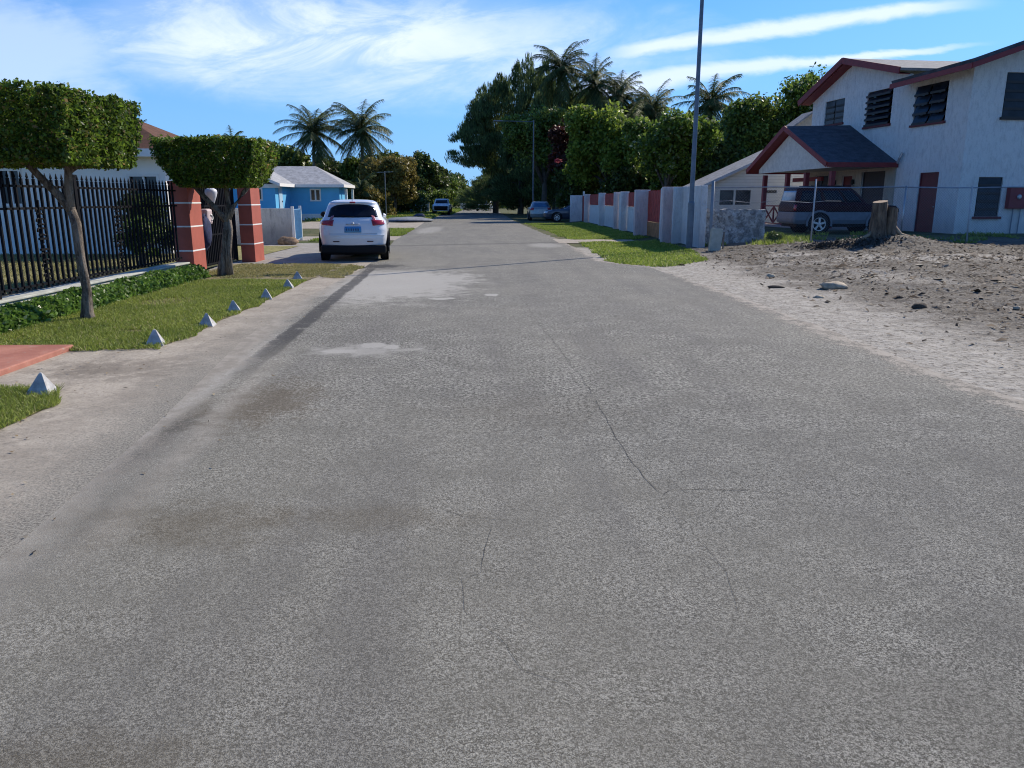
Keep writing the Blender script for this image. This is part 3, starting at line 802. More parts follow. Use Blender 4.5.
# ------------------------------------------------------------------ marker pyramids
M_PYR = plain('pyramid_stone', (.40, .395, .385), .85, var=.25, scale=14, bump=.4)
PY = [(-3.67, 6.24, .25, 'grey pyramid marker alone on the small grass patch by the red slab'),
      (-3.66, 8.43, .24, 'first grey pyramid marker on the lawn corner, in front of the larger clipped tree'),
      (-3.56, 9.74, .23, 'second grey pyramid marker counted from the lawn corner'),
      (-3.62, 11.0, .23, 'third grey pyramid marker from the lawn corner, in the middle of the row'),
      (-3.58, 12.47, .23, 'third grey pyramid marker from the far end of the lawn edge'),
      (-3.63, 14.07, .22, 'second last grey pyramid marker towards the white parked car'),
      (-3.85, 15.7, .21, 'last and farthest grey pyramid marker near the white parked car')]
for i, (x, y, h, lb) in enumerate(PY):
    b = MB(); a = .09; h *= .70; q = [(-a, -a), (a, -a), (a, a), (-a, a)]; R_ = random.Random(i)
    vs = [(p[0]*1.05, p[1]*1.05, -.02) for p in q]+[(p[0], p[1], .015) for p in q]+[(p[0]*.13+R_.uniform(-.008, .008), p[1]*.13, h) for p in q]+[(R_.uniform(-.01, .01), 0, h+.008)]
    fs = [(0, 1, 5, 4), (1, 2, 6, 5), (2, 3, 7, 6), (3, 0, 4, 7), (4, 5, 9, 8), (5, 6, 10, 9), (6, 7, 11, 10), (7, 4, 8, 11), (8, 9, 12), (9, 10, 12), (10, 11, 12), (11, 8, 12)]
    b.add(vs, fs); o = b.build('pyramid_marker', M_PYR, None, label=lb, cat='pyramid marker', group='pyramid markers along the lawn edge')
    o.location = (x, y, 0); o.rotation_euler = (rad(R_.uniform(-3, 3)), rad(R_.uniform(-3, 3)), rad(8+R_.uniform(-9, 9)))


# ------------------------------------------------------------------ windows
M_GLASS = plain('dark_glass', (.008, .010, .014), .12, spec=.5, var=.3)
M_FRAME = plain('dark_frame', (.02, .018, .018), .6)
M_SILL = plain('maroon_sill', (.13, .022, .022), .7)
M_GP0 = plain('dull_grille', (.25, .25, .24), .7)
M_STEEL = plain('galvanised_steel', (.36, .38, .40), .45, .8, var=.15, scale=4)

def wallgrid(b, axis, c0, c1, a0, a1, z0, z1, holes, mi=0):
    """wall slab from a0..a1 along its run with rectangular openings (a,b,zlo,zhi)"""
    A = sorted({a0, a1} | {h[0] for h in holes} | {h[1] for h in holes}); Zs = sorted({z0, z1} | {h[2] for h in holes} | {h[3] for h in holes})
    for p, q in zip(A, A[1:]):
        run = None
        for zl, zh in zip(Zs, Zs[1:]):
            inside = any(h[0] <= (p+q)/2 <= h[1] and h[2] <= (zl+zh)/2 <= h[3] for h in holes)
            if inside: continue
            if axis == 'y': b.box(c0, c1, p, q, zl, zh, mi)
            else: b.box(p, q, c0, c1, zl, zh, mi)


def stucco(name, base, dirt, k=1.0):
    m, t = new_mat(name)
    n1 = t.noise(1.1, 6, .65); st = t.noise(2.6, 5, .7, t.mapv((1.4, 1.4, .5))); fn = t.noise(30, 4, .7)
    X_, Y_, Z_ = t.xyz()
    col = t.mix(n1.rng(.35, .7)*.35*k, base, tuple(c*.8 for c in base))
    col = t.mix(st.rng(.5, .72)*.5*k, col, dirt)
    col = t.mix((Z_+(n1-.5)*.8).rng(1.0, .35)*.4*k, col, dirt)
    col = t.mix(fn.rng(.5, .7)*.25, col, tuple(c*.6 for c in base))
    ro = t.noise(7, 7, .85, t.mapv((1, 1, .4)))
    col = t.mix(ro.rng(.52, .40)*.45, col, tuple(c*.62 for c in base))
    t.out(col, .92, t.bump(t.noise(9, 6, .8, t.mapv((1, 1, .35)))*1.4+fn*.3, 1.0, .07), spec=.2); return m
M_STUC = stucco('white_stucco', (.88, .865, .83), (.44, .43, .42), .75)
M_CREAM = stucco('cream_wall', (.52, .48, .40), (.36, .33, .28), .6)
def shingle(name, c):
    m, t = new_mat(name); X_, Y_, Z_ = t.xyz()
    n = t.noise(3, 5, .7); w_ = t.new('ShaderNodeTexBrick'); t.link(t.mapv((1, 1, 1), t.coord('UV')), w_.inputs[0])
    col = t.mix(n.rng(.3, .7), tuple(x*.7 for x in c), tuple(x*1.3 for x in c))
    row = (Z_*7.0).m('FRACT'); col = t.mix(row.rng(.12, 0)*.6, col, tuple(x*.35 for x in c))
    col = t.mix(t.noise(28, 3, .7).rng(.4, .7)*.5, col, tuple(x*.5 for x in c))
    t.out(col, .9, t.bump(row+t.noise(30, 3), .4, .02), spec=.25); return m
M_ROOFG = shingle('slate_grey_shingles', (.075, .085, .10))
M_ROOFL = shingle('pale_grey_roofing', (.25, .255, .26))
M_ROOFB = shingle('brown_shingles', (.12, .058, .035))
M_MAR = plain('maroon_trim', (.20, .022, .024), .6, var=.15)

# ------------------------------------------------------------------ two storey house (local: x into the plot, y away along the side wall)
HO = (17.11, 28.33, 0); HA = rad(6.2)
house = thing('two_storey_house', 'two storey white stucco house with maroon trim and louvred windows', 'house', HO, HA)
Zb = .30
sw = [(1.24, 3.12, 4.42, 5.84), (4.6, 6.4, 4.63, 6.05), (8.18, 9.84, 5.0, 6.06), (1.18, 2.3, Zb, 2.58), (4.5, 6.18, Zb, 2.74), (6.93, 7.74, Zb, 2.6), (8.95, 10.14, 1.1, 2.67)]
fw = [(1.3, 3.0, 4.44, 5.95), (.75, 1.73, .96, 2.36)]
b = MB()
wallgrid(b, 'y', 0, .22, 0, 11.0, Zb-.2, 6.3, sw)
wallgrid(b, 'x', 0, .22, .22, 9, Zb-.2, 6.3, fw)
b.box(.22, 9, 10.8, 11.0, Zb-.2, 6.2)
b.prism([(3.7, 6.3), (11.0, 6.3), (7.7, 7.42), (3.7, 6.42)], 'x', 0, .22)
b.prism([(.22, 6.3), (9, 6.3), (9, 7.4), (5.2, 7.9), (.22, 6.32)], 'y', 0, .22)
b.build('wall', M_STUC, house)
b = MB()
# front low gable: slopes up from the side wall
b.slab([(-.75, -.9, 6.22), (5.2, -.9, 8.24), (5.2, 3.65, 6.9), (-.75, 3.65, 6.12)], .16)
b.slab([(5.2, -.9, 8.24), (10, -.9, 6.6), (10, 3.65, 6.3), (5.2, 3.65, 6.9)], .16)
rf = b.build('front_roof', M_ROOFG, house)
b = MB()
b.slab([(-.55, 3.45, 6.60), (-.55, 7.7, 7.64), (9, 7.7, 7.64), (9, 3.45, 6.60)], .10)
b.slab([(-.55, 11.4, 6.26), (9, 11.4, 6.26), (9, 7.7, 7.64), (-.55, 7.7, 7.64)], .10)
b.build('rear_roof', M_ROOFL, house)
b = MB()
b.prism([(-.78, 5.90), (-.78, 6.08), (5.2, 8.10), (5.2, 7.92)], 'y', -.95, -.905)
b.prism([(-.90, 5.90), (-.90, 6.08), (3.66, 6.0), (3.66, 5.82)], 'x', -.80, -.755)
b.bar((-.58, 3.45, 6.50), (-.58, 7.7, 7.54), .05, .26); b.bar((-.58, 11.4, 6.16), (-.58, 7.7, 7.54), .05, .26)
b.build('fascia', M_MAR, house)
b = MB()
b.slab([(-.5, 7.7, 7.44), (-.5, 11.3, 6.1), (0, 11.3, 6.1), (0, 7.7, 7.44)], .03)
b.slab([(-.5, 7.7, 7.44), (-.5, 3.6, 6.42), (0, 3.6, 6.42), (0, 7.7, 7.44)], .03)
b.build('soffit', M_MAR, house)

def window(parent, axis, a0, a1, z0, z1, rows, cols, sill=M_SILL, open_=0, face=0.0, frame=M_FRAME, sgn=1, sashes=True):
    """window in a wall: frame set back in the opening, panes, sill; axis = run of the wall"""
    def B(b, a, b_, d0, d1, za, zb, mi=0):
        if axis == 'y': b.box(face+d0, face+d1, a, b_, za, zb, mi)
        else: b.box(a, b_, face+d0, face+d1, za, zb, mi)
    g = MB(); B(g, a0+.01, a1-.01, .15, .17, z0+.01, z1-.01)
    w_ = MB(); f = .045
    for q in (a0, a1-f): B(w_, q, q+f, .06, .13, z0, z1)
    for q in (z0, z1-f): B(w_, a0+f, a1-f, .06, .13, q, q+f)
    for c in range(1, cols):
        q = a0+(a1-a0)*c/cols; B(w_, q-.03, q+.03, .055, .135, z0+f, z1-f)
    fr = w_.build('window', frame, parent)
    g.build('pane', M_GLASS, fr)
    s = MB()
    for r_ in range(1, rows+1):
        z = z0+(z1-z0)*r_/(rows); wd = (z1-z0)/rows*.97
        for c in range(cols):
            p = a0+(a1-a0)*c/cols+.05; q = a0+(a1-a0)*(c+1)/cols-.05
            o = open_
            M_ = Matrix.Translation((0, 0, 0))
            # a glass louvre hinged at its top edge, swung out at the bottom
            an = rad(o); top = (.05, z-.02); bot = (.05-math.sin(an)*wd, z-.02-math.cos(an)*wd)
            for (d_, zz_), (e_, zy_) in ((top, bot),):
                P4 = [(d_, zz_), (e_, zy_), (e_+.012, zy_), (d_+.012, zz_)]
                pr_ = [(x+face, y) for x, y in P4]
                if axis == 'y': s.add([(x, p, y) for x, y in pr_]+[(x, q, y) for x, y in pr_], [(0, 1, 2, 3), (7, 6, 5, 4), (0, 4, 5, 1), (1, 5, 6, 2), (2, 6, 7, 3), (3, 7, 4, 0)])
                else: s.add([(p, x, y) for x, y in pr_]+[(q, x, y) for x, y in pr_], [(0, 1, 2, 3), (7, 6, 5, 4), (0, 4, 5, 1), (1, 5, 6, 2), (2, 6, 7, 3), (3, 7, 4, 0)])
            # dark bar under each louvre
            B(s, p, q, bot[0]-.014, bot[0]+.022, bot[1]-.042, bot[1]+.042, 1)
    s.build('louvre', [plain('louvre_glass', (.014, .017, .026), .3, spec=.25, var=.5, scale=3), frame], fr)
    if sill:
        s = MB(); B(s, a0-.07, a1+.07, -.09, .03, z0-.09, z0-.003); s.build('sill', sill, fr)
    return fr
window(house, 'y', 1.24, 3.12, 4.42, 5.84, 4, 2, open_=22)
window(house, 'y', 4.6, 6.4, 4.63, 6.05, 6, 1, open_=38)
window(house, 'y', 8.18, 9.84, 5.0, 6.06, 4, 2, open_=4)
window(house, 'x', 1.3, 3.0, 4.44, 5.95, 5, 1, open_=3, sill=M_FRAME)
window(house, 'x', .75, 1.73, .96, 2.36, 5, 1, open_=6, sill=M_SILL)
window(house, 'y', 8.95, 10.14, 1.1, 2.67, 3, 2, open_=3, sill=None)
M_DOOR = plain('dark_red_door', (.12, .014, .018), .5, var=.2)
def door(a0, a1, zt, mat):
    b = MB(); b.box(.07, .12, a0+.05, a1-.05, Zb, zt-.05)
    d_ = b.build('door', mat, house)
    b = MB(); b.box(.04, .14, a0, a0+.05, Zb, zt); b.box(.04, .14, a1-.05, a1, Zb, zt); b.box(.04, .14, a0+.05, a1-.05, zt-.05, zt); b.build('door_frame', mat, d_)
    b = MB(); b.lathe([(.01, 0), (.025, .02), (.03, .04), (.01, .06)], 8, Matrix.Translation((.07, a0+.14, 1.3)) @ Matrix.Rotation(rad(-90), 4, 'Y')); b.build('handle', M_STEEL, d_)
door(1.18, 2.3, 2.58, M_DOOR); door(6.93, 7.74, 2.6, M_DOOR); door(4.5, 6.18, 2.74, plain('garage_door_dark', (.03, .026, .028), .6))
b = MB(); b.box(1.93, 2.85, -.2, -.003, 1.24, 2.01); bx_ = b.build('meter_box', M_MAR, house, bevel=.01)
b = MB(); b.lathe([(.09, 0), (.09, .03), (.06, .05), (.01, .055)], 14, Matrix.Translation((2.3, -.2, 1.66)) @ Matrix.Rotation(rad(90), 4, 'X')); b.build('meter_dial', M_STEEL, bx_)
b = MB(); b.tube([(2.25, -.06, 1.24), (2.25, -.06, .3)], .02, 6); b.tube([(2.55, -.06, 1.24), (2.55, -.06, .3)], .02, 6); b.build('conduit', plain('grey_conduit', (.2, .22, .26), .5), bx_)
for y_ in (6.77, 8.25):
    b = MB(); b.lathe([(.02, .1), (.07, .06), (.08, -.08), (.03, -.14)], 8, Matrix.Translation((-.1, y_, 2.35))); b.box(-.1, 0, y_-.02, y_+.02, 2.4, 2.44); b.build('wall_lamp', M_FRAME, house)
# porch
b = MB()
b.slab([(-3.1, 3.75, 3.03), (0, 3.75, 3.03), (0, 7.56, 4.82), (-3.1, 7.56, 4.74)], .09)
b.slab([(-3.1, 11.15, 3.0), (-3.1, 7.56, 4.74), (0, 7.56, 4.82), (0, 11.15, 3.0)], .09)
b.build('porch_roof', M_ROOFG, house)
b = MB()
b.bar((-3.13, 3.72, 2.94), (-3.13, 7.56, 4.66), .05, .2); b.bar((-3.13, 11.17, 2.9), (-3.13, 7.56, 4.66), .05, .2)
b.box(-3.1, -.02, 3.68, 3.74, 2.84, 3.03); b.box(-3.1, -.02, 11.16, 11.22, 2.8, 2.98)
b.slab([(-3.1, 7.56, 4.58), (-3.1, 11.1, 2.87), (-2.6, 11.1, 2.87), (-2.6, 7.56, 4.58)], .03)
b.bar((-.9, 7.9, 2.5), (-.9, 10.6, 2.5), .12, .18)
b.build('porch_fascia', M_MAR, house)
b = MB(); b.prism([(4.0, 2.84), (10.6, 2.80), (10.6, 2.98), (7.56, 4.5), (4.0, 2.95)], 'x', -2.74, -2.66); b.build('porch_gable', plain('gable_board', (.60, .58, .52), .8), house)
b = MB(); b.box(-2.65, -.01, 3.95, 10.7, 2.86, 2.868); b.build('porch_ceiling', plain('porch_ceiling', (.35, .33, .28), .8), house)
for y_ in (3.95, 6.02, 7.7, 9.95):
    b = MB(); b.box(-2.79, -2.61, y_-.09, y_+.09, .36, 2.7); b.box(-2.82, -2.58, y_-.12, y_+.12, .36, .5); b.build('porch_post', M_MAR, house)
b = MB()
for y0_, y1_ in ((7.8, 8.83), (8.83, 9.85)):
    b.bar((-2.7, y0_, .5), (-2.7, y1_, 1.25), .05); b.bar((-2.7, y0_, 1.25), (-2.7, y1_, .5), .05)
b.box(-2.73, -2.67, 7.8, 9.85, 1.25, 1.31); b.box(-2.73, -2.67, 7.8, 9.85, .45, .5); b.box(-2.73, -2.67, 8.8, 8.86, .5, 1.25)
b.build('porch_railing', M_MAR, house)
b = MB(); b.box(-3.0, -.01, 3.8, 11, .1, .42); b.build('porch_floor', stucco('porch_slab', (.45, .45, .46), (.3, .3, .3)), house)
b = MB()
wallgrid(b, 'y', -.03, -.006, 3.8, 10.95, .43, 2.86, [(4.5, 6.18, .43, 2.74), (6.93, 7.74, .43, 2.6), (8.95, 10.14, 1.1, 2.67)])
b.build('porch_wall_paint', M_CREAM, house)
b = MB(); b.tube([(-.12, 3.6, 3.0), (-.12, 3.5, 3.2), (-.08, 3.42, 3.4)], .05, 7); b.build('roof_flashing', M_STEEL, house)
# little hipped roof behind the porch
b = MB()
back = thing('shed_roof_building', 'low outbuilding with a small pale peaked roof behind the porch', 'outbuilding', (18.6, 46, 0), 0)
b.prism([(-1.1, .2), (1.1, .2), (1.1, 5.6), (0, 6.38), (-1.1, 5.6)], 'y', 0, 1.2); b.build('wall', M_CREAM, back)
b = MB(); b.slab([(-1.3, -.3, 5.55), (0, -.3, 6.5), (0, 1.4, 6.5), (-1.3, 1.4, 5.55)], .09); b.slab([(0, -.3, 6.5), (1.3, -.3, 5.9), (1.3, 1.4, 5.9), (0, 1.4, 6.5)], .09)
b.build('roof', M_ROOFL, back)

# ------------------------------------------------------------------ low clapboard building left of the house
def clap(name, c):
    m, t = new_mat(name); X_, Y_, Z_ = t.xyz()
    row = (Z_*6.5).m('FRACT'); col = t.mix(row.rng(.14, 0)*.75, c, tuple(x*.35 for x in c)); col = t.mix(t.noise(1.5, 5, .6).rng(.4, .7)*.3, col, tuple(x*.7 for x in c))
    t.out(col, .8, t.bump(row, .4, .02)); return m
low = thing('clapboard_building', 'low white clapboard building with a grey pitched roof', 'building', (11.47, 42, 0))
LW = ((.93, 1.68, 1.3, 2.06), (1.78, 2.6, 1.3, 2.06), (3.3, 4.0, 1.9, 2.06))
b = MB(); wallgrid(b, 'x', 0, .2, 0, 8.5, .05, 2.25, LW)
b.prism([(0, 2.25), (8.5, 2.25), (8.5, 2.4), (4.4, 4.2)], 'y', 0, .2); b.box(0, .2, .2, 3.4, .05, 2.25); b.box(8.3, 8.5, .2, 3.4, .05, 2.25); b.box(.2, 8.3, 3.2, 3.4, .05, 2.25)
b.build('wall', clap('white_clapboard', (.62, .62, .58)), low)
b = MB(); b.slab([(-.35, -.35, 2.22), (4.4, -.35, 4.38), (4.4, 3.8, 4.38), (-.35, 3.8, 2.22)], .1); b.slab([(4.4, -.35, 4.38), (8.9, -.35, 2.3), (8.9, 3.8, 2.3), (4.4, 3.8, 4.38)], .1)
b.build('roof', M_ROOFL, low)
b = MB(); b.bar((-.36, -.37, 2.14), (4.4, -.37, 4.3), .04, .14); b.bar((-.37, -.37, 2.14), (-.37, 3.8, 2.14), .04, .14); b.build('fascia', plain('grey_fascia', (.4, .43, .46), .7), low)
for a0, a1, z0, z1 in LW:
    b = MB(); b.box(a0, a1, .1, .12, z0, z1); w1 = b.build('window', M_GLASS, low)
    b = MB()
    for i in range(-5, 7):
        for s_ in (1, -1):
            pts = []
            for j in range(25):
                z = z0+(z1-z0)*j/24; x = a0+i*.17+(z-z0)*s_
                if a0 < x < a1: pts.append((x, .05, z))
            if len(pts) > 1: b.bar(pts[0], pts[-1], .014)
    b.build('window_grille', M_GP0, w1)

# ------------------------------------------------------------------ rough block wall, leaning slab
def rough_mat():
    m, t = new_mat('rough_painted_block')
    n = t.noise(4, 7, .75); col = t.mix(n.rng(.38, .62), (.2, .2, .2), (.56, .56, .55)); col = t.mix(t.noise(13, 5, .75).rng(.52, .62)*.7, col, (.08, .08, .075))
    t.out(col, .95, t.bump(t.noise(11, 6, .75), 1.0, .06)); return m
b = MB(); n = 26; m_ = 14; vs = []
for j in range(m_+1):
    for i in range(n+1):
        x = 7.1+2.0*i/n; z = .05+1.22*j/m_; q = Vector((x*2.1, z*2.1, 0))
        if j == m_: z += .05*mn.noise(Vector((x*4, 0, 5)))-.03*(i/n)
        vs.append((x+.03*mn.noise(q*2), 25.55+.07*mn.noise(q)+.03*mn.noise(q*4), z))
k = len(vs); vs += [(x, y+.32, z) for x, y, z in vs]
fs = []
for j in range(m_):
    for i in range(n):
        a = j*(n+1)+i; fs += [(a, a+1, a+n+2, a+n+1), (k+a, k+a+n+1, k+a+n+2, k+a+1)]
for i in range(n): a = m_*(n+1)+i; fs += [(a, a+1, k+a+1, k+a), (i, k+i, k+i+1, i+1)]
for j in range(m_): a = j*(n+1); c = a+n; fs += [(a, a+n+1, k+a+n+1, k+a), (c, k+c, k+c+n+1, c+n+1)]
b.add(vs, fs); b.build('block_wall', rough_mat(), None, label='rough weathered grey white block wall behind the chain link fence', cat='wall')
b = MB(); b.box(-.17, .17, -.07, .07, 0, .68); b.box(-.15, .15, -.055, .055, .68, .70)
sl = b.build('concrete_slab', plain('slab_grey', (.42, .385, .31), .9, bump=.3), None, bevel=.02, label='short grey slab standing tilted on the ground beside the lamp pole', cat='slab')
sl.location = (6.78, 23.2, ht(6.78, 23.2)-.03); sl.rotation_euler = (rad(-8), rad(7), rad(6))
b = MB(); b.tube([(7.12, 23.5, .05), (7.2, 23.7, .6)], .03, 6); b.build('wooden_stake', M_BARK, None, label='thin stake leaning behind the tilted grey slab', cat='stake')

# ------------------------------------------------------------------ chain link fence
cl = thing('chain_link_fence', 'galvanised chain link fence with a thin top rail in front of the house', 'fence', (7.0, 24.3, 0))
def fy(x): return .0 - .0*x
def fz(x): return ht(7+x, 24.3)
b = MB(); Hf = 1.93; X1 = 13.2; sp = .085
xx = -2.0
while xx < X1:
    for s_ in (1, -1):
        a, c = (xx, xx+1.72) if s_ > 0 else (xx+1.72, xx)
        za, zc = .12, Hf-.02
        # clip to the run
        def clipx(a, za, c, zc):
            if a == c: return None
            pts = []
            for x_, z_ in ((a, za), (c, zc)):
                if x_ < 0: k_ = (0-a)/(c-a); x_, z_ = 0, za+(zc-za)*k_
                if x_ > X1: k_ = (X1-a)/(c-a); x_, z_ = X1, za+(zc-za)*k_
                pts.append((x_, z_))
            return pts
        if max(a, c) <= 0 or min(a, c) >= X1: continue
        (p0, q0), (p1, q1) = clipx(a, za, c, zc)
        b.tube([(p0, 0, q0+ht(7+p0, 24.3)*.6), (p1, 0, q1)], .0018, 3, caps=False)
    xx += sp
b.build('wire_mesh', plain('fence_wire', (.16, .17, .19), .6, .3), cl)
b = MB(); b.tube([(1.0+i*.6, 0, Hf+.01*math.sin(i)) for i in range(21)], .021, 6); b.build('top_rail', M_STEEL, cl)
b = MB(); b.tube([(0, 0, 1.92), (1.0, 0, Hf)], .012, 5); b.tube([(i*.5, .005, 1.5+.03*math.sin(i*1.9)) for i in range(9)], .008, 4); b.build('wire_strand', M_STEEL, cl)
M_GP = plain('pale_post_paint', (.42, .43, .44), .6)
b = MB(); b.tube([(-.05, 0, -.05), (-.05, 0, 2.12)], .05, 9); b.build('corner_post', plain('weathered_post', (.2, .23, .27), .7), cl, smooth=True)
for x_, tl, mt in ((3.15, .0, M_GP), (6.0, 0, M_STEEL), (8.15, -.06, M_GP), (10.6, 0, M_STEEL)):
    b = MB(); b.tube([(x_, .0, ht(7+x_, 24.3)-.05), (x_+tl, 0, Hf+(.25 if x_ == 3.15 else .05))], .026, 8)
    if x_ == 3.15: pass
    b.build('post', mt, cl, smooth=True)

# ------------------------------------------------------------------ stump on the mound
m, t_ = new_mat('stump_bark')
c_ = t_.mix(t_.noise(6, 6, .7, t_.mapv((2, 2, .35))).rng(.3, .7), (.05, .035, .025), (.24, .17, .11))
t_.out(c_, .95, t_.bump(t_.noise(9, 5, .7, t_.mapv((2.5, 2.5, .4))), 1.0, .05)); M_STB = m
m, t_ = new_mat('stump_cut'); c_ = t_.mix(t_.noise(9, 5, .7).rng(.3, .7), (.2, .13, .08), (.42, .31, .2)); t_.out(c_, .9, t_.bump(t_.noise(20, 4), .5, .02)); M_CUT = m
stump = thing('tree_stump', 'sawn off brown tree stump with two stems on the dirt mound', 'tree stump', (11.05, 21.6, ht(11.05, 21.6)-.1))
def stem_(cx, cy, r0, r1, h, seed, flare):
    b = MB(); n = 22; L_ = 14; vs = []
    for j in range(L_+1):
        q = j/L_
        for k in range(n):
            g = 2*math.pi*k/n; rr_ = r0+(r1-r0)*q+flare*math.exp(-q*6)*(.6+.6*math.cos(g*3+seed))
            rr_ *= 1+.13*mn.noise(Vector((math.cos(g)*2.2, math.sin(g)*2.2, q*1.6+seed)))
            vs.append((cx+math.cos(g)*rr_, cy+math.sin(g)*rr_, h*q+(.035*math.sin(g+seed) if j == L_ else 0)))
    fs = [(j*n+k, j*n+(k+1) % n, (j+1)*n+(k+1) % n, (j+1)*n+k) for j in range(L_) for k in range(n)]
    b.add(vs, fs); b.add([vs[L_*n+k] for k in range(n)], [tuple(range(n))], 1)
    b.build('stem', [M_STB, M_CUT], stump, smooth=False)
stem_(-.17, 0, .22, .19, 1.02, 1, .07); stem_(.19, .02, .17, .15, .84, 4, .12)
stem_(.02, .18, .15, .12, .93, 7, .05)
b = MB(); b.tube([(.28, -.05, .32), (.45, -.1, .12), (.75, -.15, .03), (1.0, -.2, -.06)], [.06, .055, .04, .02], 8, jit=.15); b.build('root', M_CUT, stump, smooth=True)
b = MB(); b.tube([(-.3, -.05, .2), (-.55, -.1, .05), (-.85, -.2, -.05)], [.06, .05, .02], 8, jit=.15); b.build('root', M_CUT, stump, smooth=True)

# ------------------------------------------------------------------ stones and wood on the dirt
def rock(name, label, cat, x, y, sx, sy, sz, mat, seed, rz=0, dz=0):
    b = MB(); n1_, n2_ = 10, 16; vs = []
    for i in range(n1_+1):
        for k in range(n2_):
            th = math.pi*i/n1_; ph = 2*math.pi*k/n2_; d_ = Vector((math.sin(th)*math.cos(ph), math.sin(th)*math.sin(ph), math.cos(th)))
            q = 1+.28*mn.noise(d_*1.3+Vector((seed, 0, 0)))+.12*mn.noise(d_*3.6+Vector((seed, 3, 0)))
            vs.append((d_.x*sx*q, d_.y*sy*q, d_.z*sz*q))
    b.add(vs, [(i*n2_+k, i*n2_+(k+1) % n2_, (i+1)*n2_+(k+1) % n2_, (i+1)*n2_+k) for i in range(n1_) for k in range(n2_)])
    o = b.build(name, mat, None, smooth=True, label=label, cat=cat); o.location = (x, y, ht(x, y)+sz*.55+dz); o.rotation_euler = (0, 0, rz); return o
M_RK = plain('limestone', (.42, .35, .25), .9, var=.3, scale=9, bump=.7); M_DK = plain('dark_clod', (.07, .055, .04), .95, var=.4, scale=15, bump=.8)
rock('stone', 'large pale stone lying on the dirt, longest of the stones', 'stone', 6.1, 13.45, .25, .13, .08, M_RK, 3, .1)
rock('wood_chunk', 'dark broken wood chunk lying on the dirt nearest the right edge', 'wood chunk', 6.2, 10.85, .13, .06, .05, M_DK, 5, .2)
rock('wood_chunk', 'dark flat wood chunk lying near the asphalt edge, left of the large stone', 'wood chunk', 5.2, 13.8, .15, .06, .03, M_DK, 6, -.2)
rock('stone', 'small pale stone in front of the large one', 'stone', 5.35, 12.3, .08, .06, .03, M_RK, 8)
rock('stone', 'small pale stone behind the flat dark wood chunk', 'stone', 5.75, 15.6, .09, .07, .05, M_RK, 9)
rock('stone', 'pale pebble beside the dark chunk at the right', 'stone', 7.25, 10.3, .05, .04, .03, M_RK, 10)
rock('rubble_heap', 'brown rubble heap at the foot of the dirty white wall', 'rubble', -7.15, 28.1, .38, .25, .18, plain('brown_rubble', (.24, .16, .1), .95, var=.4, scale=9, bump=.8), 12)

# litter of twigs, bark chips and grit
r = np.random.default_rng(33); n = 16000
px_ = 4.6+np.abs(r.normal(0, 1, n))*0+r.uniform(0, 1, n)**.75*10.5; py_ = r.uniform(6, 24.2, n)
kp = r.uniform(size=n) < np.clip((px_-4.6)/2.5, .12, 1); px_, py_ = px_[kp], py_[kp]; n = len(px_)
zz = np.array([ht(a, c) for a, c in zip(px_, py_)])
P = np.stack([px_, py_, zz+r.uniform(0.0, .03, n)], 1)
L_ = r.gamma(1.5, .015, n)+.01; az = r.uniform(0, 6.28, n); el = r.normal(0, .25, n)
d_ = np.stack([np.cos(az)*np.cos(el), np.sin(az)*np.cos(el), np.sin(el)], 1)*L_[:, None]
s_ = np.stack([-np.sin(az), np.cos(az), r.normal(0, .3, n)], 1)*(L_*r.uniform(.12, .5, n))[:, None]
up_ = np.zeros((n, 3)); up_[:, 2] = L_*r.uniform(.15, .5, n)
V = np.stack([P-d_-s_, P+d_-s_*.6, P+d_*.8+s_, P-d_*.7+s_*.8, P+up_, P+up_], 1)
F = np.concatenate([np.array([[0, 1, 4], [1, 2, 4], [2, 3, 4], [3, 0, 4]])+6*i for i in range(n)])
m, t_ = new_mat('litter'); g_ = t_.new('ShaderNodeNewGeometry')
t_.out(t_.ramp(E(t_.nt, g_.outputs['Random Per Island']), [(0, (.02, .015, .012)), (.55, (.10, .075, .05)), (.85, (.17, .14, .105)), (1, (.36, .33, .27))]), .95)
np_mesh('litter', V.reshape(-1, 3), F, m, label='litter of twigs, bark chips and grit over the dirt', cat='litter', kind='stuff')

# dark leaves and clippings heaped by the stump
for i, (x, y, s) in enumerate(((10.2, 21.1, .5), (9.4, 21.4, .4))):
    P = np.stack([x+r.normal(0, s, 500), y+r.normal(0, s*.35, 500), 0*r.normal(size=500)], 1); P[:, 2] = [ht(a, c)+abs(q) for a, c, q in zip(P[:, 0], P[:, 1], r.normal(0, .06, 500))]
    V, F = leaf_quads(P, .11, r, .3)
    np_mesh('clippings', V, F, plain('dead_leaves', (.05, .042, .035), .9, var=.5, scale=20), label=('heap of dark clippings close to the stump', 'smaller heap of dark clippings farther left of the stump')[i], cat='clippings', kind='stuff')

# ------------------------------------------------------------------ lamp pole
M_POLE = plain('grey_blue_pole', (.12, .15, .19), .5, .5, var=.15)
lp = thing('street_lamp', 'tall grey metal lamp pole at the corner of the right side wall', 'street lamp', (6.39, 24.65, 0))
b = MB(); b.tube([(0, 0, -.05), (0, 0, 1.45)], .10, 14); b.tube([(0, 0, 1.45), (0, 0, 1.52)], [.10, .075], 14); b.tube([(0, 0, 1.52), (0, 0, 9.4)], [.075, .05], 14)
b.build('pole', M_POLE, lp, smooth=False)
b = MB(); b.tube([(0, 0, 9.3), (-.5, 0, 9.5), (-1.6, 0, 9.6)], [.04, .035, .03], 8); b.build('arm', M_POLE, lp)
b = MB(); b.lathe([(.03, -.35), (.1, -.2), (.13, .1), (.08, .35), (.02, .4)], 10, Matrix.Translation((-1.9, 0, 9.58)) @ Matrix.Rotation(rad(90), 4, 'Y')); b.build('lamp_head', M_STEEL, lp)
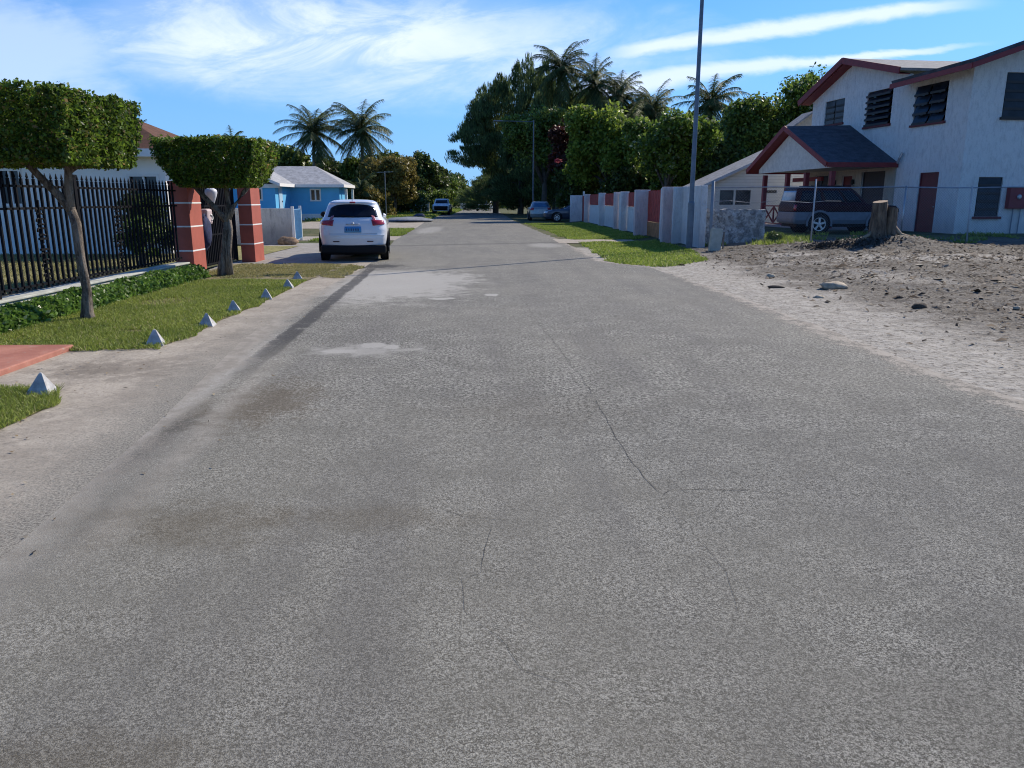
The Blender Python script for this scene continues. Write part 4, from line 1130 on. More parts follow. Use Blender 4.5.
b = MB(); b.box(-.05, .05, -.115, -.095, .5, .9); b.build('access_panel', M_POLE, lp)
l2 = thing('street_lamp', 'distant street lamp with a long straight arm in front of the dark pine', 'street lamp', (4.0, 70, 0))
b = MB(); b.tube([(0, 0, 0), (0, 0, 8.3)], [.08, .045], 8); b.build('pole', M_POLE, l2)
b = MB(); b.tube([(0, 0, 8.15), (-2.7, 0, 8.2)], .035, 6); b.build('arm', M_POLE, l2)
b = MB(); b.box(-3.5, -2.7, -.12, .12, 8.15, 8.25); b.build('lamp_head', M_POLE, l2, bevel=.03)
l3 = thing('utility_pole', 'thin grey post rising behind the right side wall', 'pole', (9.55, 60, 0)); b = MB(); b.tube([(0, 0, 0), (0, 0, 4.2)], .06, 7); b.build('pole', M_POLE, l3)
l4 = thing('clothes_pole', 'thin pale post with a crossbar among the trees behind the white car', 'pole', (-9.0, 70, 0)); b = MB(); b.tube([(0, 0, 0), (0, 0, 4.0)], .04, 7); b.build('pole', M_GP0, l4); b = MB(); b.bar((-.7, 0, 3.9), (.7, 0, 3.95), .05); b.build('crossbar', M_GP0, l4)

# ------------------------------------------------------------------ right side wall with red boards
M_WALL = stucco('whitewashed_wall', (.80, .80, .80), (.40, .36, .36), .7)
M_BOUNCE = stucco('bounce_tinted_whitewash', (.76, .66, .65), (.5, .42, .42), .7)  # same whitewash, with pink bounced light put into its colour
M_REDW = plain('red_boards', (.33, .045, .035), .8, var=.35, scale=5, bump=.3)
def boards(parent, y0, y1, z0, z1, x=.0, nm='red_boards', mat=None):
    b = MB(); n = max(2, int((y1-y0)/.14))
    for i in range(n):
        a = y0+(y1-y0)*i/n; b.box(x, x+.025, a+.006, a+(y1-y0)/n-.006, z0, z1-.03*(i % 2))
    b.box(x+.026, x+.06, y0, y1, z0+.15, z0+.22); b.box(x+.026, x+.06, y0, y1, z1-.25, z1-.18)
    return b.build(nm, mat or M_REDW, parent)
rw = thing('boundary_wall', 'white block boundary wall with pillars and red board infills, right of the road', 'wall', (6.5, 0, 0))
def pil(y, xl, h=1.95, m=None, th=.3):
    b = MB(); b.box(xl-6.5, .36, y, y+th, -.05, h); b.build('pillar', m or M_WALL, rw, bevel=.012)
def low_panel(y0, y1, red=True, h=1.2):
    b = MB(); b.box(.28, .42, y0, y1, -.05, h); b.box(.26, .44, y0, y1, h, h+.03); b.build('low_panel', M_WALL, rw)
    if red: boards(rw, y0+.02, y1-.02, h+.05, 1.9, .30)
for y, xl, m_, h_ in ((27.65, 6.17, M_BOUNCE, 2.0), (33.2, 6.22, M_BOUNCE, 1.97), (38.2, 6.46, None, 1.95), (40.8, 6.55, M_BOUNCE, 1.95), (45.8, 6.46, None, 1.95), (52.7, 6.46, M_BOUNCE, 1.93)): pil(y, xl, h_, m_)
b = MB(); b.box(.22, .42, 24.75, 27.1, -.05, 2.0); b.box(-.1, .42, 27.1, 27.2, -.05, 1.99); b.build('end_panel', M_WALL, rw, bevel=.01)
boards(rw, 27.22, 27.63, .1, 1.95, .0)
b = MB(); b.box(.1, .36, 27.97, 30.1, -.05, 1.98); b.build('tall_panel', M_WALL, rw, bevel=.01)
g_ = thing('board_gate', 'narrow red board gate between wide white pillars of the right side wall', 'gate', (6.78, 30.15, 0))
b = MB()
for i in range(20): b.box(-.02-.006*(i % 2), .02, .02+i*.15, .16+i*.15, .68, 1.90+.02*(i % 3))
b.build('upper_boards', M_REDW, g_); b = MB(); b.box(-.03, .03, 0, 3.0, .06, .66); b.build('lower_panel', plain('bare_orange_wood', (.33, .15, .06), .85, var=.3, bump=.3), g_)
low_panel(33.55, 38.15); low_panel(38.55, 40.75, False, 1.85); low_panel(41.15, 45.75); low_panel(46.15, 52.65)
g2 = thing('board_gate', 'farthest red board gate at the end of the right side wall', 'gate', (6.75, 53.05, 0)); boards(g2, 0, 3.2, .05, 1.85, -.0, 'gate_boards')
b = MB(); b.box(5.9, 6.75, 56.4, 56.7, -.05, 1.88); b.build('wall_panel', M_WALL, None, label='separate white wall panel at the far end, beside the dark sedan', cat='wall', bevel=.01)
b = MB(); b.box(6.78, 6.9, 56.3, 56.42, -.05, 2.15); b.build('gate_post', M_WHITE, None, label='thin white post rising beside the far wall panel', cat='post')

# ------------------------------------------------------------------ left: dirty white wall and blue gate
M_DIRTY = stucco('dirty_whitewash', (.66, .66, .66), (.22, .22, .23), 1.5)
b = MB(); b.box(-12.5, -7.08, 28.5, 28.7, -.05, 1.26); b.build('garden_wall', M_DIRTY, None, label='low dirty white garden wall in front of the blue house', cat='wall', bevel=.01)
bg_ = thing('blue_gate', 'light blue metal gate between white posts beside the dirty white wall', 'gate', (-7.03, 28.55, 0), rad(8))
M_BLUE = plain('gate_blue', (.16, .34, .52), .6)
b = MB(); b.box(-.02, .02, .1, 2.75, .1, 1.22)
for i in range(14): b.box(.02, .035, .14+i*.19, .17+i*.19, .12, 1.2)
b.build('gate_panel', M_BLUE, bg_)
for y_ in (0.0, 2.8): b = MB(); b.box(-.05, .05, y_-.05, y_+.05, -.05, 1.33); b.build('gate_post', M_WHITE, bg_)

# ------------------------------------------------------------------ white bungalow behind the iron fence
wh = thing('white_bungalow', 'white bungalow with a brown hip roof behind the iron fence', 'house', (-9.2, 23, 0))
b = MB(); wallgrid(b, 'x', 0, .2, -24, 0, 0, 2.85, [(-1.0, -.25, .75, 2.2), (-4.65, -4.1, 1.45, 2.35)]); b.box(-.2, 0, .2, 4.5, 0, 2.85); b.box(-24, -.2, 4.3, 4.5, 0, 2.85)
b.build('wall', plain('bungalow_white', (.80, .79, .76), .85, var=.06, scale=1, bump=.1), wh)
b = MB(); b.slab([(.55, -.55, 2.93), (-2.2, 2.25, 4.2), (-26, 2.25, 4.2), (-26, -.55, 2.93)], .06); b.slab([(.55, -.55, 2.93), (.55, 5.1, 2.93), (-2.2, 2.25, 4.2)], .06); b.slab([(.55, 5.1, 2.93), (-26, 5.1, 2.93), (-26, 2.25, 4.2), (-2.2, 2.25, 4.2)], .06)
b.build('roof', M_ROOFB, wh)
b = MB(); b.box(-26, .58, -.6, -.56, 2.72, 2.93); b.box(.56, .6, -.56, 5.1, 2.72, 2.93); b.box(-26, .55, -.55, 0, 2.72, 2.735); b.build('fascia', M_WHITE, wh)
for a0, a1, z0, z1 in ((-1.0, -.25, .75, 2.2), (-4.65, -4.1, 1.45, 2.35)):
    b = MB(); b.box(a0, a1, .08, .1, z0, z1); g1 = b.build('window', M_GLASS, wh)
    b = MB(); b.box(a0-.08, a0, -.03, .06, z0-.08, z1+.08); b.box(a1, a1+.08, -.03, .06, z0-.08, z1+.08); b.box(a0, a1, -.03, .06, z1, z1+.08); b.box(a0, a1, -.03, .06, z0-.08, z0); b.box((a0+a1)/2-.03, (a0+a1)/2+.03, 0, .06, z0, z1); b.build('window_frame', M_WHITE, g1)

# ------------------------------------------------------------------ blue bungalow
M_BW = plain('blue_wall_paint', (.10, .42, .72), .8, var=.06, scale=1)
bh = thing('blue_bungalow', 'bright blue bungalow with a pale grey roof beyond the white car', 'house', (-11.55, 62, 0))
b = MB(); wallgrid(b, 'x', 0, .2, -3.76, 0, .5, 2.65, [(-2.17, -1.53, 1.55, 2.3)]); b.box(-.2, 0, .2, 3.6, .5, 2.65)
wallgrid(b, 'x', -4.5, -4.3, -10.5, -3.76, .5, 2.65, [(-5.5, -4.75, 1.6, 2.3)]); b.box(-3.96, -3.76, -4.3, .2, .5, 2.65)
b.build('wall', M_BW, bh)
b = MB(); b.box(-3.74, .02, -.03, .23, 0, .5); b.box(-.2, .03, .23, 3.6, 0, .5); b.box(-10.5, -3.73, -4.53, -4.3, 0, .5); b.box(-3.9, -3.74, -4.3, -.03, 0, .5); b.build('plinth', M_WHITE, bh)
b = MB(); b.slab([(.45, -.6, 2.72), (-2.6, 4.2, 4.25), (-10, 4.2, 4.25), (-10, -.6, 2.72)], .08); b.slab([(.45, -.6, 2.72), (.45, 4.4, 2.72), (-2.6, 4.2, 4.25)], .08)
b.slab([(-3.3, -5.0, 2.72), (-3.3, 1.8, 2.72), (-6.8, 3.9, 4.28), (-6.8, -5.0, 4.28)], .08); b.slab([(-6.8, -5, 4.28), (-6.8, 4, 4.28), (-11, 4, 2.72), (-11, -5, 2.72)], .08)
b.build('roof', shingle('light_grey_shingles', (.36, .37, .38)), bh)
b = MB(); b.box(-3.2, .47, -.66, -.61, 2.5, 2.72); b.box(.46, .5, -.61, 4.4, 2.5, 2.72); b.box(-3.29, -3.24, -5.05, -.67, 2.5, 2.72)
b.bar((-3.27, -5.06, 2.6), (-6.8, -5.06, 4.16), .04, .2); b.box(-3.2, 0, -.6, -.01, 2.5, 2.51); b.box(-10.5, -3.4, -4.62, -4.51, 2.4, 2.66)
b.build('fascia', M_WHITE, bh)
b = MB(); b.box(-3.755, -3.7, -3.6, -2.7, .5, 2.5); d1 = b.build('door', plain('pale_blue_door', (.35, .5, .62), .6), bh); b = MB(); b.box(-3.7, -3.66, -2.9, -2.8, 1.4, 1.5); b.build('handle', M_FRAME, d1)
for a0, a1, z0, z1, y_ in ((-2.17, -1.53, 1.55, 2.3, 0), (-5.5, -4.75, 1.6, 2.3, -4.5)):
    b = MB(); b.box(a0, a1, y_+.08, y_+.1, z0, z1); g1 = b.build('window', M_GLASS, bh)
    b = MB(); w_ = .1
    b.box(a0-w_, a0, y_-.04, y_+.05, z0-w_, z1+w_); b.box(a1, a1+w_, y_-.04, y_+.05, z0-w_, z1+w_); b.box(a0, a1, y_-.04, y_+.05, z1, z1+w_); b.box(a0, a1, y_-.04, y_+.05, z0-w_, z0); b.box((a0+a1)/2-.06, (a0+a1)/2+.06, y_-.03, y_+.05, z0, z1)
    b.build('window_frame', M_WHITE, g1)
for x_, y_ in ((.3, 1.2), (.3, 4.2)): b = MB(); b.box(x_-.09, x_+.09, y_-.09, y_+.09, 0, 2.42); b.build('porch_post', M_WHITE, bh)


# ------------------------------------------------------------------ vehicles: body lofted through plan outlines at many heights
M_TYRE = plain('tyre_rubber', (.012, .012, .013), .85); M_RIM = plain('alloy_rim', (.5, .51, .53), .35, .7)
M_CGL = plain('car_glass', (.008, .010, .016), .1, spec=.18, var=.2); M_BLK = plain('black_trim', (.008, .008, .009), .7, spec=.25)
M_TAIL = plain('tail_lens', (.32, .008, .012), .15, coat=.6)
M_HEAD = plain('clear_lens', (.55, .57, .6), .12, spec=.8, coat=.6)
class Car:
    def __init__(s, name, label, cat, loc, rz, lv, paint, bulge=.07, fb=.14):
        s.root = thing(name, label, cat, loc, rz); s.lv = np.array(lv, float); s.paint = paint; s.bu = bulge; s.fb = fb
    def at(s, z, t):
        L = s.lv; yr, yf, hw, rc = (np.interp(z, L[:, 0], L[:, i]) for i in (1, 2, 3, 4))
        t = t % 8; seg = int(t); f = t-seg; rc = min(rc, hw*.95, (yf-yr)*.45)
        def cor(cx, cy, a0): a = a0+f*math.pi/2; return cx+rc*math.cos(a), cy+rc*math.sin(a)
        if seg == 0: x, y = -(hw-rc)+2*(hw-rc)*f, yr
        elif seg == 1: x, y = cor(hw-rc, yr+rc, -math.pi/2)
        elif seg == 2: x, y = hw, yr+rc+(yf-yr-2*rc)*f
        elif seg == 3: x, y = cor(hw-rc, yf-rc, 0)
        elif seg == 4: x, y = (hw-rc)-2*(hw-rc)*f, yf
        elif seg == 5: x, y = cor(-(hw-rc), yf-rc, math.pi/2)
        elif seg == 6: x, y = -hw, yf-rc-(yf-yr-2*rc)*f
        else: x, y = cor(-(hw-rc), yr+rc, math.pi)
        q = (x/hw)**2; mid = (y-yr)/(yf-yr)
        y += s.bu*q*max(0, 1-mid*3); y -= s.fb*q*max(0, 1-(1-mid)*3)
        x *= 1-.035*(2*mid-1)**4
        return Vector((x, y, z))
    def grid(s, z0, z1, t0, t1, nz_=10, nt=10, off=0):
        vs = []
        for j in range(nz_+1):
            for i in range(nt+1):
                u_ = i/nt; a = z0(u_) if callable(z0) else z0; c = z1(u_) if callable(z1) else z1
                z = a+(c-a)*j/nz_; t_ = t0+(t1-t0)*u_; p = s.at(z, t_)
                if off:
                    du = s.at(z, t_+.02)-s.at(z, t_-.02); dz = s.at(z+.015, t_)-s.at(z-.015, t_); n = du.cross(dz).normalized(); p = p+n*off
                vs.append(p)
        return vs, [(j*(nt+1)+i, j*(nt+1)+i+1, (j+1)*(nt+1)+i+1, (j+1)*(nt+1)+i) for j in range(nz_) for i in range(nt)]
    def patch(s, name, z0, z1, t0, t1, mat, off=.006, nz_=8, nt=10, parent=None, th=.012):
        b = MB(); v1, f1 = s.grid(z0, z1, t0, t1, nz_, nt, off); v2, f2 = s.grid(z0, z1, t0, t1, nz_, nt, off-th)
        k = len(v1); n = nt+1; fs = f1+[tuple(k+i for i in reversed(f)) for f in f2]
        edge = [(i, i+1) for i in range(nt)]+[(nz_*n+i+1, nz_*n+i) for i in range(nt)]+[((j+1)*n, j*n) for j in range(nz_)]+[(j*n+nt, (j+1)*n+nt) for j in range(nz_)]
        fs += [(a, a+k, c+k, c) for a, c in edge]
        b.add(v1+v2, fs); return b.build(name, mat, parent or s.root, smooth=False if th > .02 else True)
    def body(s, name='body', z0=None, z1=None, mat=None, cap=True):
        L = s.lv; z0 = L[0, 0] if z0 is None else z0; z1 = L[-1, 0] if z1 is None else z1
        zs = sorted(set(np.round(np.concatenate([np.linspace(z0, z1, 26), L[(L[:, 0] > z0) & (L[:, 0] < z1), 0]]), 4)))
        ts = []
        for seg in range(8): ts += [seg+k/(12 if seg in (2, 6) else 10 if seg in (0, 4) else 6) for k in range(12 if seg in (2, 6) else 10 if seg in (0, 4) else 6)]
        n = len(ts); vs = [s.at(z, t_) for z in zs for t_ in ts]; m_ = len(zs)
        fs = [(j*n+i, j*n+(i+1) % n, (j+1)*n+(i+1) % n, (j+1)*n+i) for j in range(m_-1) for i in range(n)]
        b = MB(); c = len(vs); top = Vector((0, sum(v.y for v in vs[-n:])/n, zs[-1]+(.012 if cap else 0))); bot = Vector((0, sum(v.y for v in vs[:n])/n, zs[0]))
        vs += [bot, top]; fs += [((m_-1)*n+i, (m_-1)*n+(i+1) % n, c+1) for i in range(n)]+[((i+1) % n, i, c) for i in range(n)]
        b.add(vs, fs); return b.build(name, mat or s.paint, s.root, smooth=True)
    def wheel(s, x, y, r, w_=.2, spokes=5):
        sg = 1 if x > 0 else -1; M_ = Matrix.Translation((x, y, r)) @ Matrix.Rotation(rad(90*sg), 4, 'Y')
        root = MB(); root.lathe([(r*.66, -w_/2+.01), (r*.9, -w_/2), (r, -w_/2+.04), (r, w_/2-.04), (r*.9, w_/2), (r*.66, w_/2-.01)], 26, M_, 0, False)
        o = root.build('wheel', M_TYRE, s.root, smooth=True)
        b = MB(); b.lathe([(r*.67, w_/2-.05), (r*.3, w_/2-.06)], 26, M_, 1)
        b.lathe([(r*.67, w_/2-.008), (r*.67, w_/2+.006), (r*.6, w_/2+.004), (r*.59, w_/2-.02)], 26, M_, 0, False)
        for k in range(spokes):
            b.box(-.035, .035, r*.08, r*.62, w_/2-.02, w_/2+.008, 0, M_ @ Matrix.Rotation(2*math.pi*k/spokes+.3, 4, 'Z'))
        b.lathe([(r*.16, w_/2-.02), (r*.16, w_/2+.012), (r*.05, w_/2+.016)], 12, M_)
        b.build('rim', [M_RIM, M_BLK], o)
    def arch(s, x, y, r, mat=None, w_=.05):
        b = MB(); n = 16; vs = []
        for k in range(n+1):
            g = math.pi*k/n*1.12-.06*math.pi
            for rr_, dx in ((r, 0), (r+w_, 0), (r+w_, .03), (r, .03)): vs.append((x+(dx if x > 0 else -dx), y+rr_*math.cos(g), r-.05+rr_*math.sin(g)))
        fs = [(4*k+a, 4*k+(a+1) % 4, 4*k+4+(a+1) % 4, 4*k+4+a) for k in range(n) for a in range(4)]
        b.add(vs, fs+[(0, 1, 2, 3), (4*n+3, 4*n+2, 4*n+1, 4*n)]); b.build('wheel_arch', mat or M_BLK, s.root)
        b = MB(); sg = 1 if x > 0 else -1
        b.lathe([(r, 0), (r, .008)], 26, Matrix.Translation((x-sg*.002, y, r-.05)) @ Matrix.Rotation(rad(90*sg), 4, 'Y')); b.build('wheel_well', M_BLK, s.root)
    def mirror(s, x, y, z, mat):
        b = MB(); sg = 1 if x > 0 else -1
        b.lathe([(.02, -.1), (.07, -.06), (.085, 0), (.07, .06), (.02, .1)], 10, Matrix.Translation((x+sg*.1, y, z)) @ Matrix.Rotation(rad(90), 4, 'Y')); b.bar((x-sg*.05, y, z-.05), (x+sg*.06, y, z-.03), .04)
        b.build('wing_mirror', mat, s.root, smooth=True)


# white crossover, seen from behind
P_W = plain('white_car_paint', (.72, .73, .74), .25, coat=.8, var=.02)
car = Car('parked_crossover', 'white crossover car parked at the roadside with its back to the viewer', 'car', (-3.47, 20.2, 0), rad(6.5), [
    (.36, .06, 4.02, .80, .3), (.42, .02, 4.08, .845, .32), (.6, 0, 4.12, .87, .3), (.8, .03, 4.10, .885, .3), (.95, .07, 4.0, .875, .33), (1.02, .11, 3.55, .85, .32), (1.06, .14, 3.1, .81, .3),
    (1.12, .19, 2.98, .765, .28), (1.28, .36, 2.55, .71, .27), (1.42, .46, 2.15, .655, .28), (1.49, .42, 1.9, .61, .3), (1.535, .55, 1.7, .52, .3), (1.56, .8, 1.5, .36, .3)], P_W)
car.body()
car.patch('rear_window', lambda u_: 1.11+.015*(2*u_-1)**2, lambda u_: 1.445-.10*abs(2*u_-1)**3, -.42, 1.42, M_CGL, .006, 8, 18)
car.patch('side_window', lambda u_: 1.12, lambda u_: 1.14+.33*min(1, u_*5)*min(1, (1-u_)*3.2), 2.02, 2.98, M_CGL, .006, 8, 16)
car.patch('side_window', lambda u_: 1.12, lambda u_: 1.14+.33*min(1, (1-u_)*5)*min(1, u_*3.2), 6.02, 6.98, M_CGL, .006, 8, 16)
car.patch('windscreen', 1.13, 1.46, 3.5, 5.5, M_CGL, .006, 8, 16)
for a, c in ((.97, 1.62), (6+1.38, 6+2.03)):
    lo = (lambda u_: .905+.03*u_) if a < 2 else (lambda u_: .935-.03*u_)
    hi = (lambda u_: 1.03+.02*(1-u_)) if a < 2 else (lambda u_: 1.03+.02*u_)
    car.patch('tail_light', lo, hi, a, c, M_TAIL, .014, 5, 8)
car.patch('tail_light_fin', lambda u_: 1.03, lambda u_: 1.16-.02*u_, 1.03, 1.2, plain('tail_fin', (.42, .12, .12), .2, coat=.5), .010, 4, 4)
car.patch('tail_light_fin', lambda u_: 1.03, lambda u_: 1.14+.02*u_, 7.8, 7.97, plain('tail_fin', (.42, .12, .12), .2, coat=.5), .010, 4, 4)
pl_ = car.patch('number_plate', .735, .885, .31, .69, plain('blue_plate', (.08, .30, .55), .5), .012, 2, 4)
b = MB()
for i in range(6): b.box(-.17+i*.058, -.14+i*.058, -.012+.026, .006+.018, .78, .84)
b.build('plate_lettering', plain('plate_ink', (.03, .07, .16), .6), pl_)
car.patch('hatch_seam', .70, .706, -.12, 1.12, M_BLK, .003, 1, 12); car.patch('hatch_handle', .925, .95, .34, .66, plain('handle_grey', (.45, .46, .48), .3, .5), .02, 2, 6)  # hatch handle in plain grey
car.patch('bumper_ridge', .66, .675, -.6, 1.6, P_W, .022, 2, 16, th=.03)
for a in (.02, .83): car.patch('reflector', .50, .525, a, a+.15, plain('reflector_dark', (.06, .01, .01), .3), .008, 2, 3)
car.patch('bumper_skirt', .20, .405, -.95, 1.95, M_BLK, .004, 3, 20) if False else None
b = MB(); b.box(-.79, .79, .1, 3.95, .17, .38); b.box(-.83, .83, -.01, .5, .2, .42); b.build('underbody', M_BLK, car.root, bevel=.05)
car.patch('brake_light', 1.475, 1.50, .38, .62, M_TAIL, .012, 2, 4)
car.patch('badge', .935, .975, .47, .53, M_RIM, .028, 2, 4)
b = MB(); b.tube([(0, .35, 1.52), (0, .28, 1.6)], .008, 5); b.build('antenna', M_BLK, car.root)
b = MB(); b.bar((.02, .17, 1.13), (-.30, .21, 1.17), .018); b.build('wiper', M_BLK, car.root)
for x in (-.77, .77):
    for y in (.72, 3.25): car.wheel(x, y, .34, .22); car.arch(.868 if x > 0 else -.868, y, .37)
car.mirror(-.84, 2.7, 1.15, M_BLK); car.mirror(.62, 2.75, 1.10, P_W)

# maroon and silver off roader in the yard, side on
P_M = plain('maroon_car_paint', (.03, .005, .007), .5, coat=0, var=.1, spec=.15); P_S = plain('silver_car_paint', (.13, .155, .19), .5, .1, coat=0)
suv = Car('off_roader', 'maroon and silver off roader parked side on beside the house porch', 'car', (11.12, 29.25, .33), rad(-90), [
    (.36, .06, 3.95, .80, .08), (.5, .02, 4.0, .85, .09), (.9, .03, 3.98, .86, .09), (1.02, .04, 3.85, .86, .1), (1.08, .05, 2.85, .83, .1), (1.12, .06, 2.78, .80, .1), (1.35, .10, 2.55, .77, .1), (1.60, .15, 2.28, .735, .12), (1.67, .22, 2.15, .70, .15), (1.70, .4, 2.0, .6, .2)], P_M, .02, .04)
suv.body('upper_body', .79, None, P_M); suv.body('lower_body', None, .79, P_S, cap=False)
suv.patch('rear_bumper', .42, .60, -.9, 1.9, P_S, .05, 3, 14, th=.06)
suv.patch('rear_window', 1.14, 1.55, -.1, 1.1, plain('pale_car_glass', (.16, .18, .22), .1, spec=.6), .006, 6, 10)
for t0, t1 in ((2.03, 2.36), (2.40, 2.70), (2.73, 2.97)): suv.patch('side_window', 1.14, lambda u_: 1.55, t0, t1, M_CGL, .006, 5, 6)
for t0, t1 in ((6.03, 6.27), (6.30, 6.60), (6.64, 6.97)): suv.patch('side_window', 1.14, lambda u_: 1.55, t0, t1, M_CGL, .006, 5, 6)
suv.patch('windscreen', 1.14, 1.55, 3.8, 5.2, M_CGL, .006, 5, 10); suv.patch('tail_light', .85, 1.05, 1.1, 1.8, M_TAIL, .012, 3, 5); suv.patch('tail_light', .85, 1.05, 7.2, 7.9, M_TAIL, .012, 3, 5)
suv.patch('side_moulding', .80, .82, 2.0, 3.0, M_BLK, .012, 2, 10)
b = MB(); b.box(-.74, .74, .2, 3.95, .25, .4); b.build('underbody', M_BLK, suv.root)
b = MB(); b.tube([(-.55, .7, 1.72), (-.55, 2.3, 1.72)], .018, 6); b.tube([(.55, .7, 1.72), (.55, 2.3, 1.72)], .018, 6); b.build('roof_rack', M_BLK, suv.root)
for x in (-.78, .78):
    for y in (.98, 3.2): suv.wheel(x, y, .36, .24); suv.arch(.866 if x > 0 else -.866, y, .42, P_S, .07)

# blue grey sedan poking out beyond the wall, nose to the road
P_D = plain('steel_blue_car_paint', (.035, .045, .075), .3, coat=.7)
sed_lv = [(.2, .1, 4.4, .8, .3), (.35, .02, 4.52, .86, .35), (.6, 0, 4.52, .88, .35), (.75, .03, 4.42, .87, .35), (.85, .06, 4.1, .85, .3), (.92, .2, 3.3, .80, .25), (.96, .6, 3.1, .76, .25), (1.15, 1.0, 2.75, .68, .25), (1.36, 1.5, 2.2, .60, .25), (1.4, 1.65, 2.05, .45, .25)]
sed = Car('parked_sedan', 'dark steel blue sedan poking its nose out behind the far white wall panel', 'car', (8.55, 58.0, 0), rad(90), sed_lv, P_D)
sed.body(); sed.patch('side_window', .98, lambda u_: 1.0+.32*min(1, u_*3, (1-u_)*3), 2.05, 2.95, M_CGL, .006, 5, 8); sed.patch('side_window', .98, lambda u_: 1.0+.32*min(1, u_*3, (1-u_)*3), 6.05, 6.95, M_CGL, .006, 5, 8)
sed.patch('windscreen', .98, 1.33, 3.6, 5.4, M_CGL, .006, 5, 8); sed.patch('headlight', .62, .74, 3.4, 3.95, M_HEAD, .01, 3, 5); sed.patch('headlight', .62, .74, 5.05, 5.6, M_HEAD, .01, 3, 5)
for x in (-.78, .78):
    for y in (.85, 3.55): sed.wheel(x, y, .32, .22); sed.arch(.868 if x > 0 else -.868, y, .36)
# silver hatchback seen from behind at the same place
P_G = plain('silver_grey_car_paint', (.26, .30, .32), .3, .3, coat=.6)
hat = Car('parked_hatchback', 'silver grey hatchback seen from behind, left of the dark sedan', 'car', (4.05, 60.5, 0), 0, [
    (.25, .05, 4.0, .78, .3), (.5, 0, 4.1, .85, .3), (.85, .04, 4.05, .86, .3), (.95, .1, 3.4, .82, .3), (1.0, .14, 3.0, .78, .28), (1.3, .38, 2.4, .66, .28), (1.42, .5, 2.0, .58, .28), (1.47, .8, 1.6, .4, .3)], P_G)
hat.body(); hat.patch('rear_window', 1.0, 1.36, -.35, 1.35, plain('blue_tint_glass', (.05, .12, .22), .08, spec=.9), .006, 6, 12); hat.patch('tail_light', .78, .98, 1.0, 1.7, M_TAIL, .01, 3, 5); hat.patch('tail_light', .78, .98, 7.3, 8.0, M_TAIL, .01, 3, 5)
hat.patch('side_window', 1.0, 1.34, 2.05, 2.95, M_CGL, .006, 4, 8); hat.patch('side_window', 1.0, 1.34, 6.05, 6.95, M_CGL, .006, 4, 8)
for x in (-.75, .75):
    for y in (.75, 3.2): hat.wheel(x, y, .31, .22); hat.arch(.845 if x > 0 else -.845, y, .35)
# distant pickup facing the viewer
pk = Car('pickup_truck', 'white pickup truck parked facing us on the far left grass', 'truck', (-5.0, 89.0, 0), rad(180), [
    (.4, .1, 5.2, .84, .2), (.6, 0, 5.3, .92, .2), (.95, .05, 5.25, .93, .2), (1.08, .1, 5.0, .92, .2), (1.14, 1.7, 4.1, .86, .2), (1.2, 1.8, 3.95, .82, .2), (1.6, 2.0, 3.4, .72, .2), (1.68, 2.1, 3.3, .66, .2)], P_W)
pk.body(); pk.patch('windscreen', 1.2, 1.56, 3.75, 5.25, M_CGL, .01, 4, 8); pk.patch('grille', .5, .92, 3.95, 5.05, M_BLK, .01, 4, 8); pk.patch('headlight', .72, .92, 3.3, 3.9, M_HEAD, .012, 3, 4); pk.patch('headlight', .72, .92, 5.1, 5.7, M_HEAD, .012, 3, 4)
pk.patch('side_window', 1.22, 1.56, 2.1, 2.9, M_CGL, .01, 4, 5); pk.patch('side_window', 1.22, 1.56, 6.1, 6.9, M_CGL, .01, 4, 5)
for x in (-.8, .8):
    for y in (1.0, 4.3): pk.wheel(x, y, .38, .25); pk.arch(.925 if x > 0 else -.925, y, .42)
# distant silver van
sv = Car('distant_car', 'silver car at the far end of the road', 'car', (.9, 118.0, 0), rad(150), sed_lv, plain('pale_silver_paint', (.5, .53, .56), .3, .3, coat=.5))
sv.body(); sv.patch('windscreen', .98, 1.33, 3.6, 5.4, M_CGL, .01, 4, 8); sv.patch('side_window', .98, 1.3, 6.1, 6.9, M_CGL, .01, 4, 5); sv.patch('side_window', .98, 1.3, 2.1, 2.9, M_CGL, .01, 4, 5)
for x in (-.78, .78):
    for y in (.85, 3.55): sv.wheel(x, y, .32, .22)

# ------------------------------------------------------------------ far left: sheet gates, rubble, sign; far house
fg = thing('metal_sheet_fence', 'pale blue sheet metal fence beside the far pickup', 'fence', (-9.6, 96, 0))
for i in range(4): b = MB(); b.box(i*.62, i*.62+.56, 0, .05, .05, 1.12); b.build('sheet_panel', M_BLUE if i < 2 else plain('grey_sheet', (.3, .33, .34), .6), fg)
for i in range(5): b = MB(); b.box(i*.62-.05, i*.62-.01, -.05, .1, 0, 1.2); b.build('post', M_WHITE, fg)
b = MB(); b.box(-.1, 2.5, -.02, .06, 1.2, 1.27); b.build('top_rail', M_GP, fg)
rock('rubble_heap', 'low pale bluish rubble heap at the road edge beyond the white car', 'rubble', -5.9, 58, 1.7, 2.4, .22, plain('bluish_rubble', (.15, .17, .2), .9, var=.3, scale=4, bump=.6), 15)
rock('rubble_heap', 'dark covered heap in front of the sheet metal fence', 'rubble', -5.7, 66, .55, .4, .3, plain('dark_blue_cover', (.02, .035, .07), .6), 17)
sg = thing('notice_board', 'small white notice board on a post by the far hedge', 'sign', (-3.5, 112, 0)); b = MB(); b.box(-.4, .4, -.04, .04, .3, 1.15); b.build('board', M_WHITE, sg); b = MB(); b.box(-.04, .04, .04, .1, 0, 1.1); b.build('post', M_GP, sg)
fh = thing('far_house', 'far house with a grey brown roof at the end of the road', 'house', (-4.2, 150, 0))
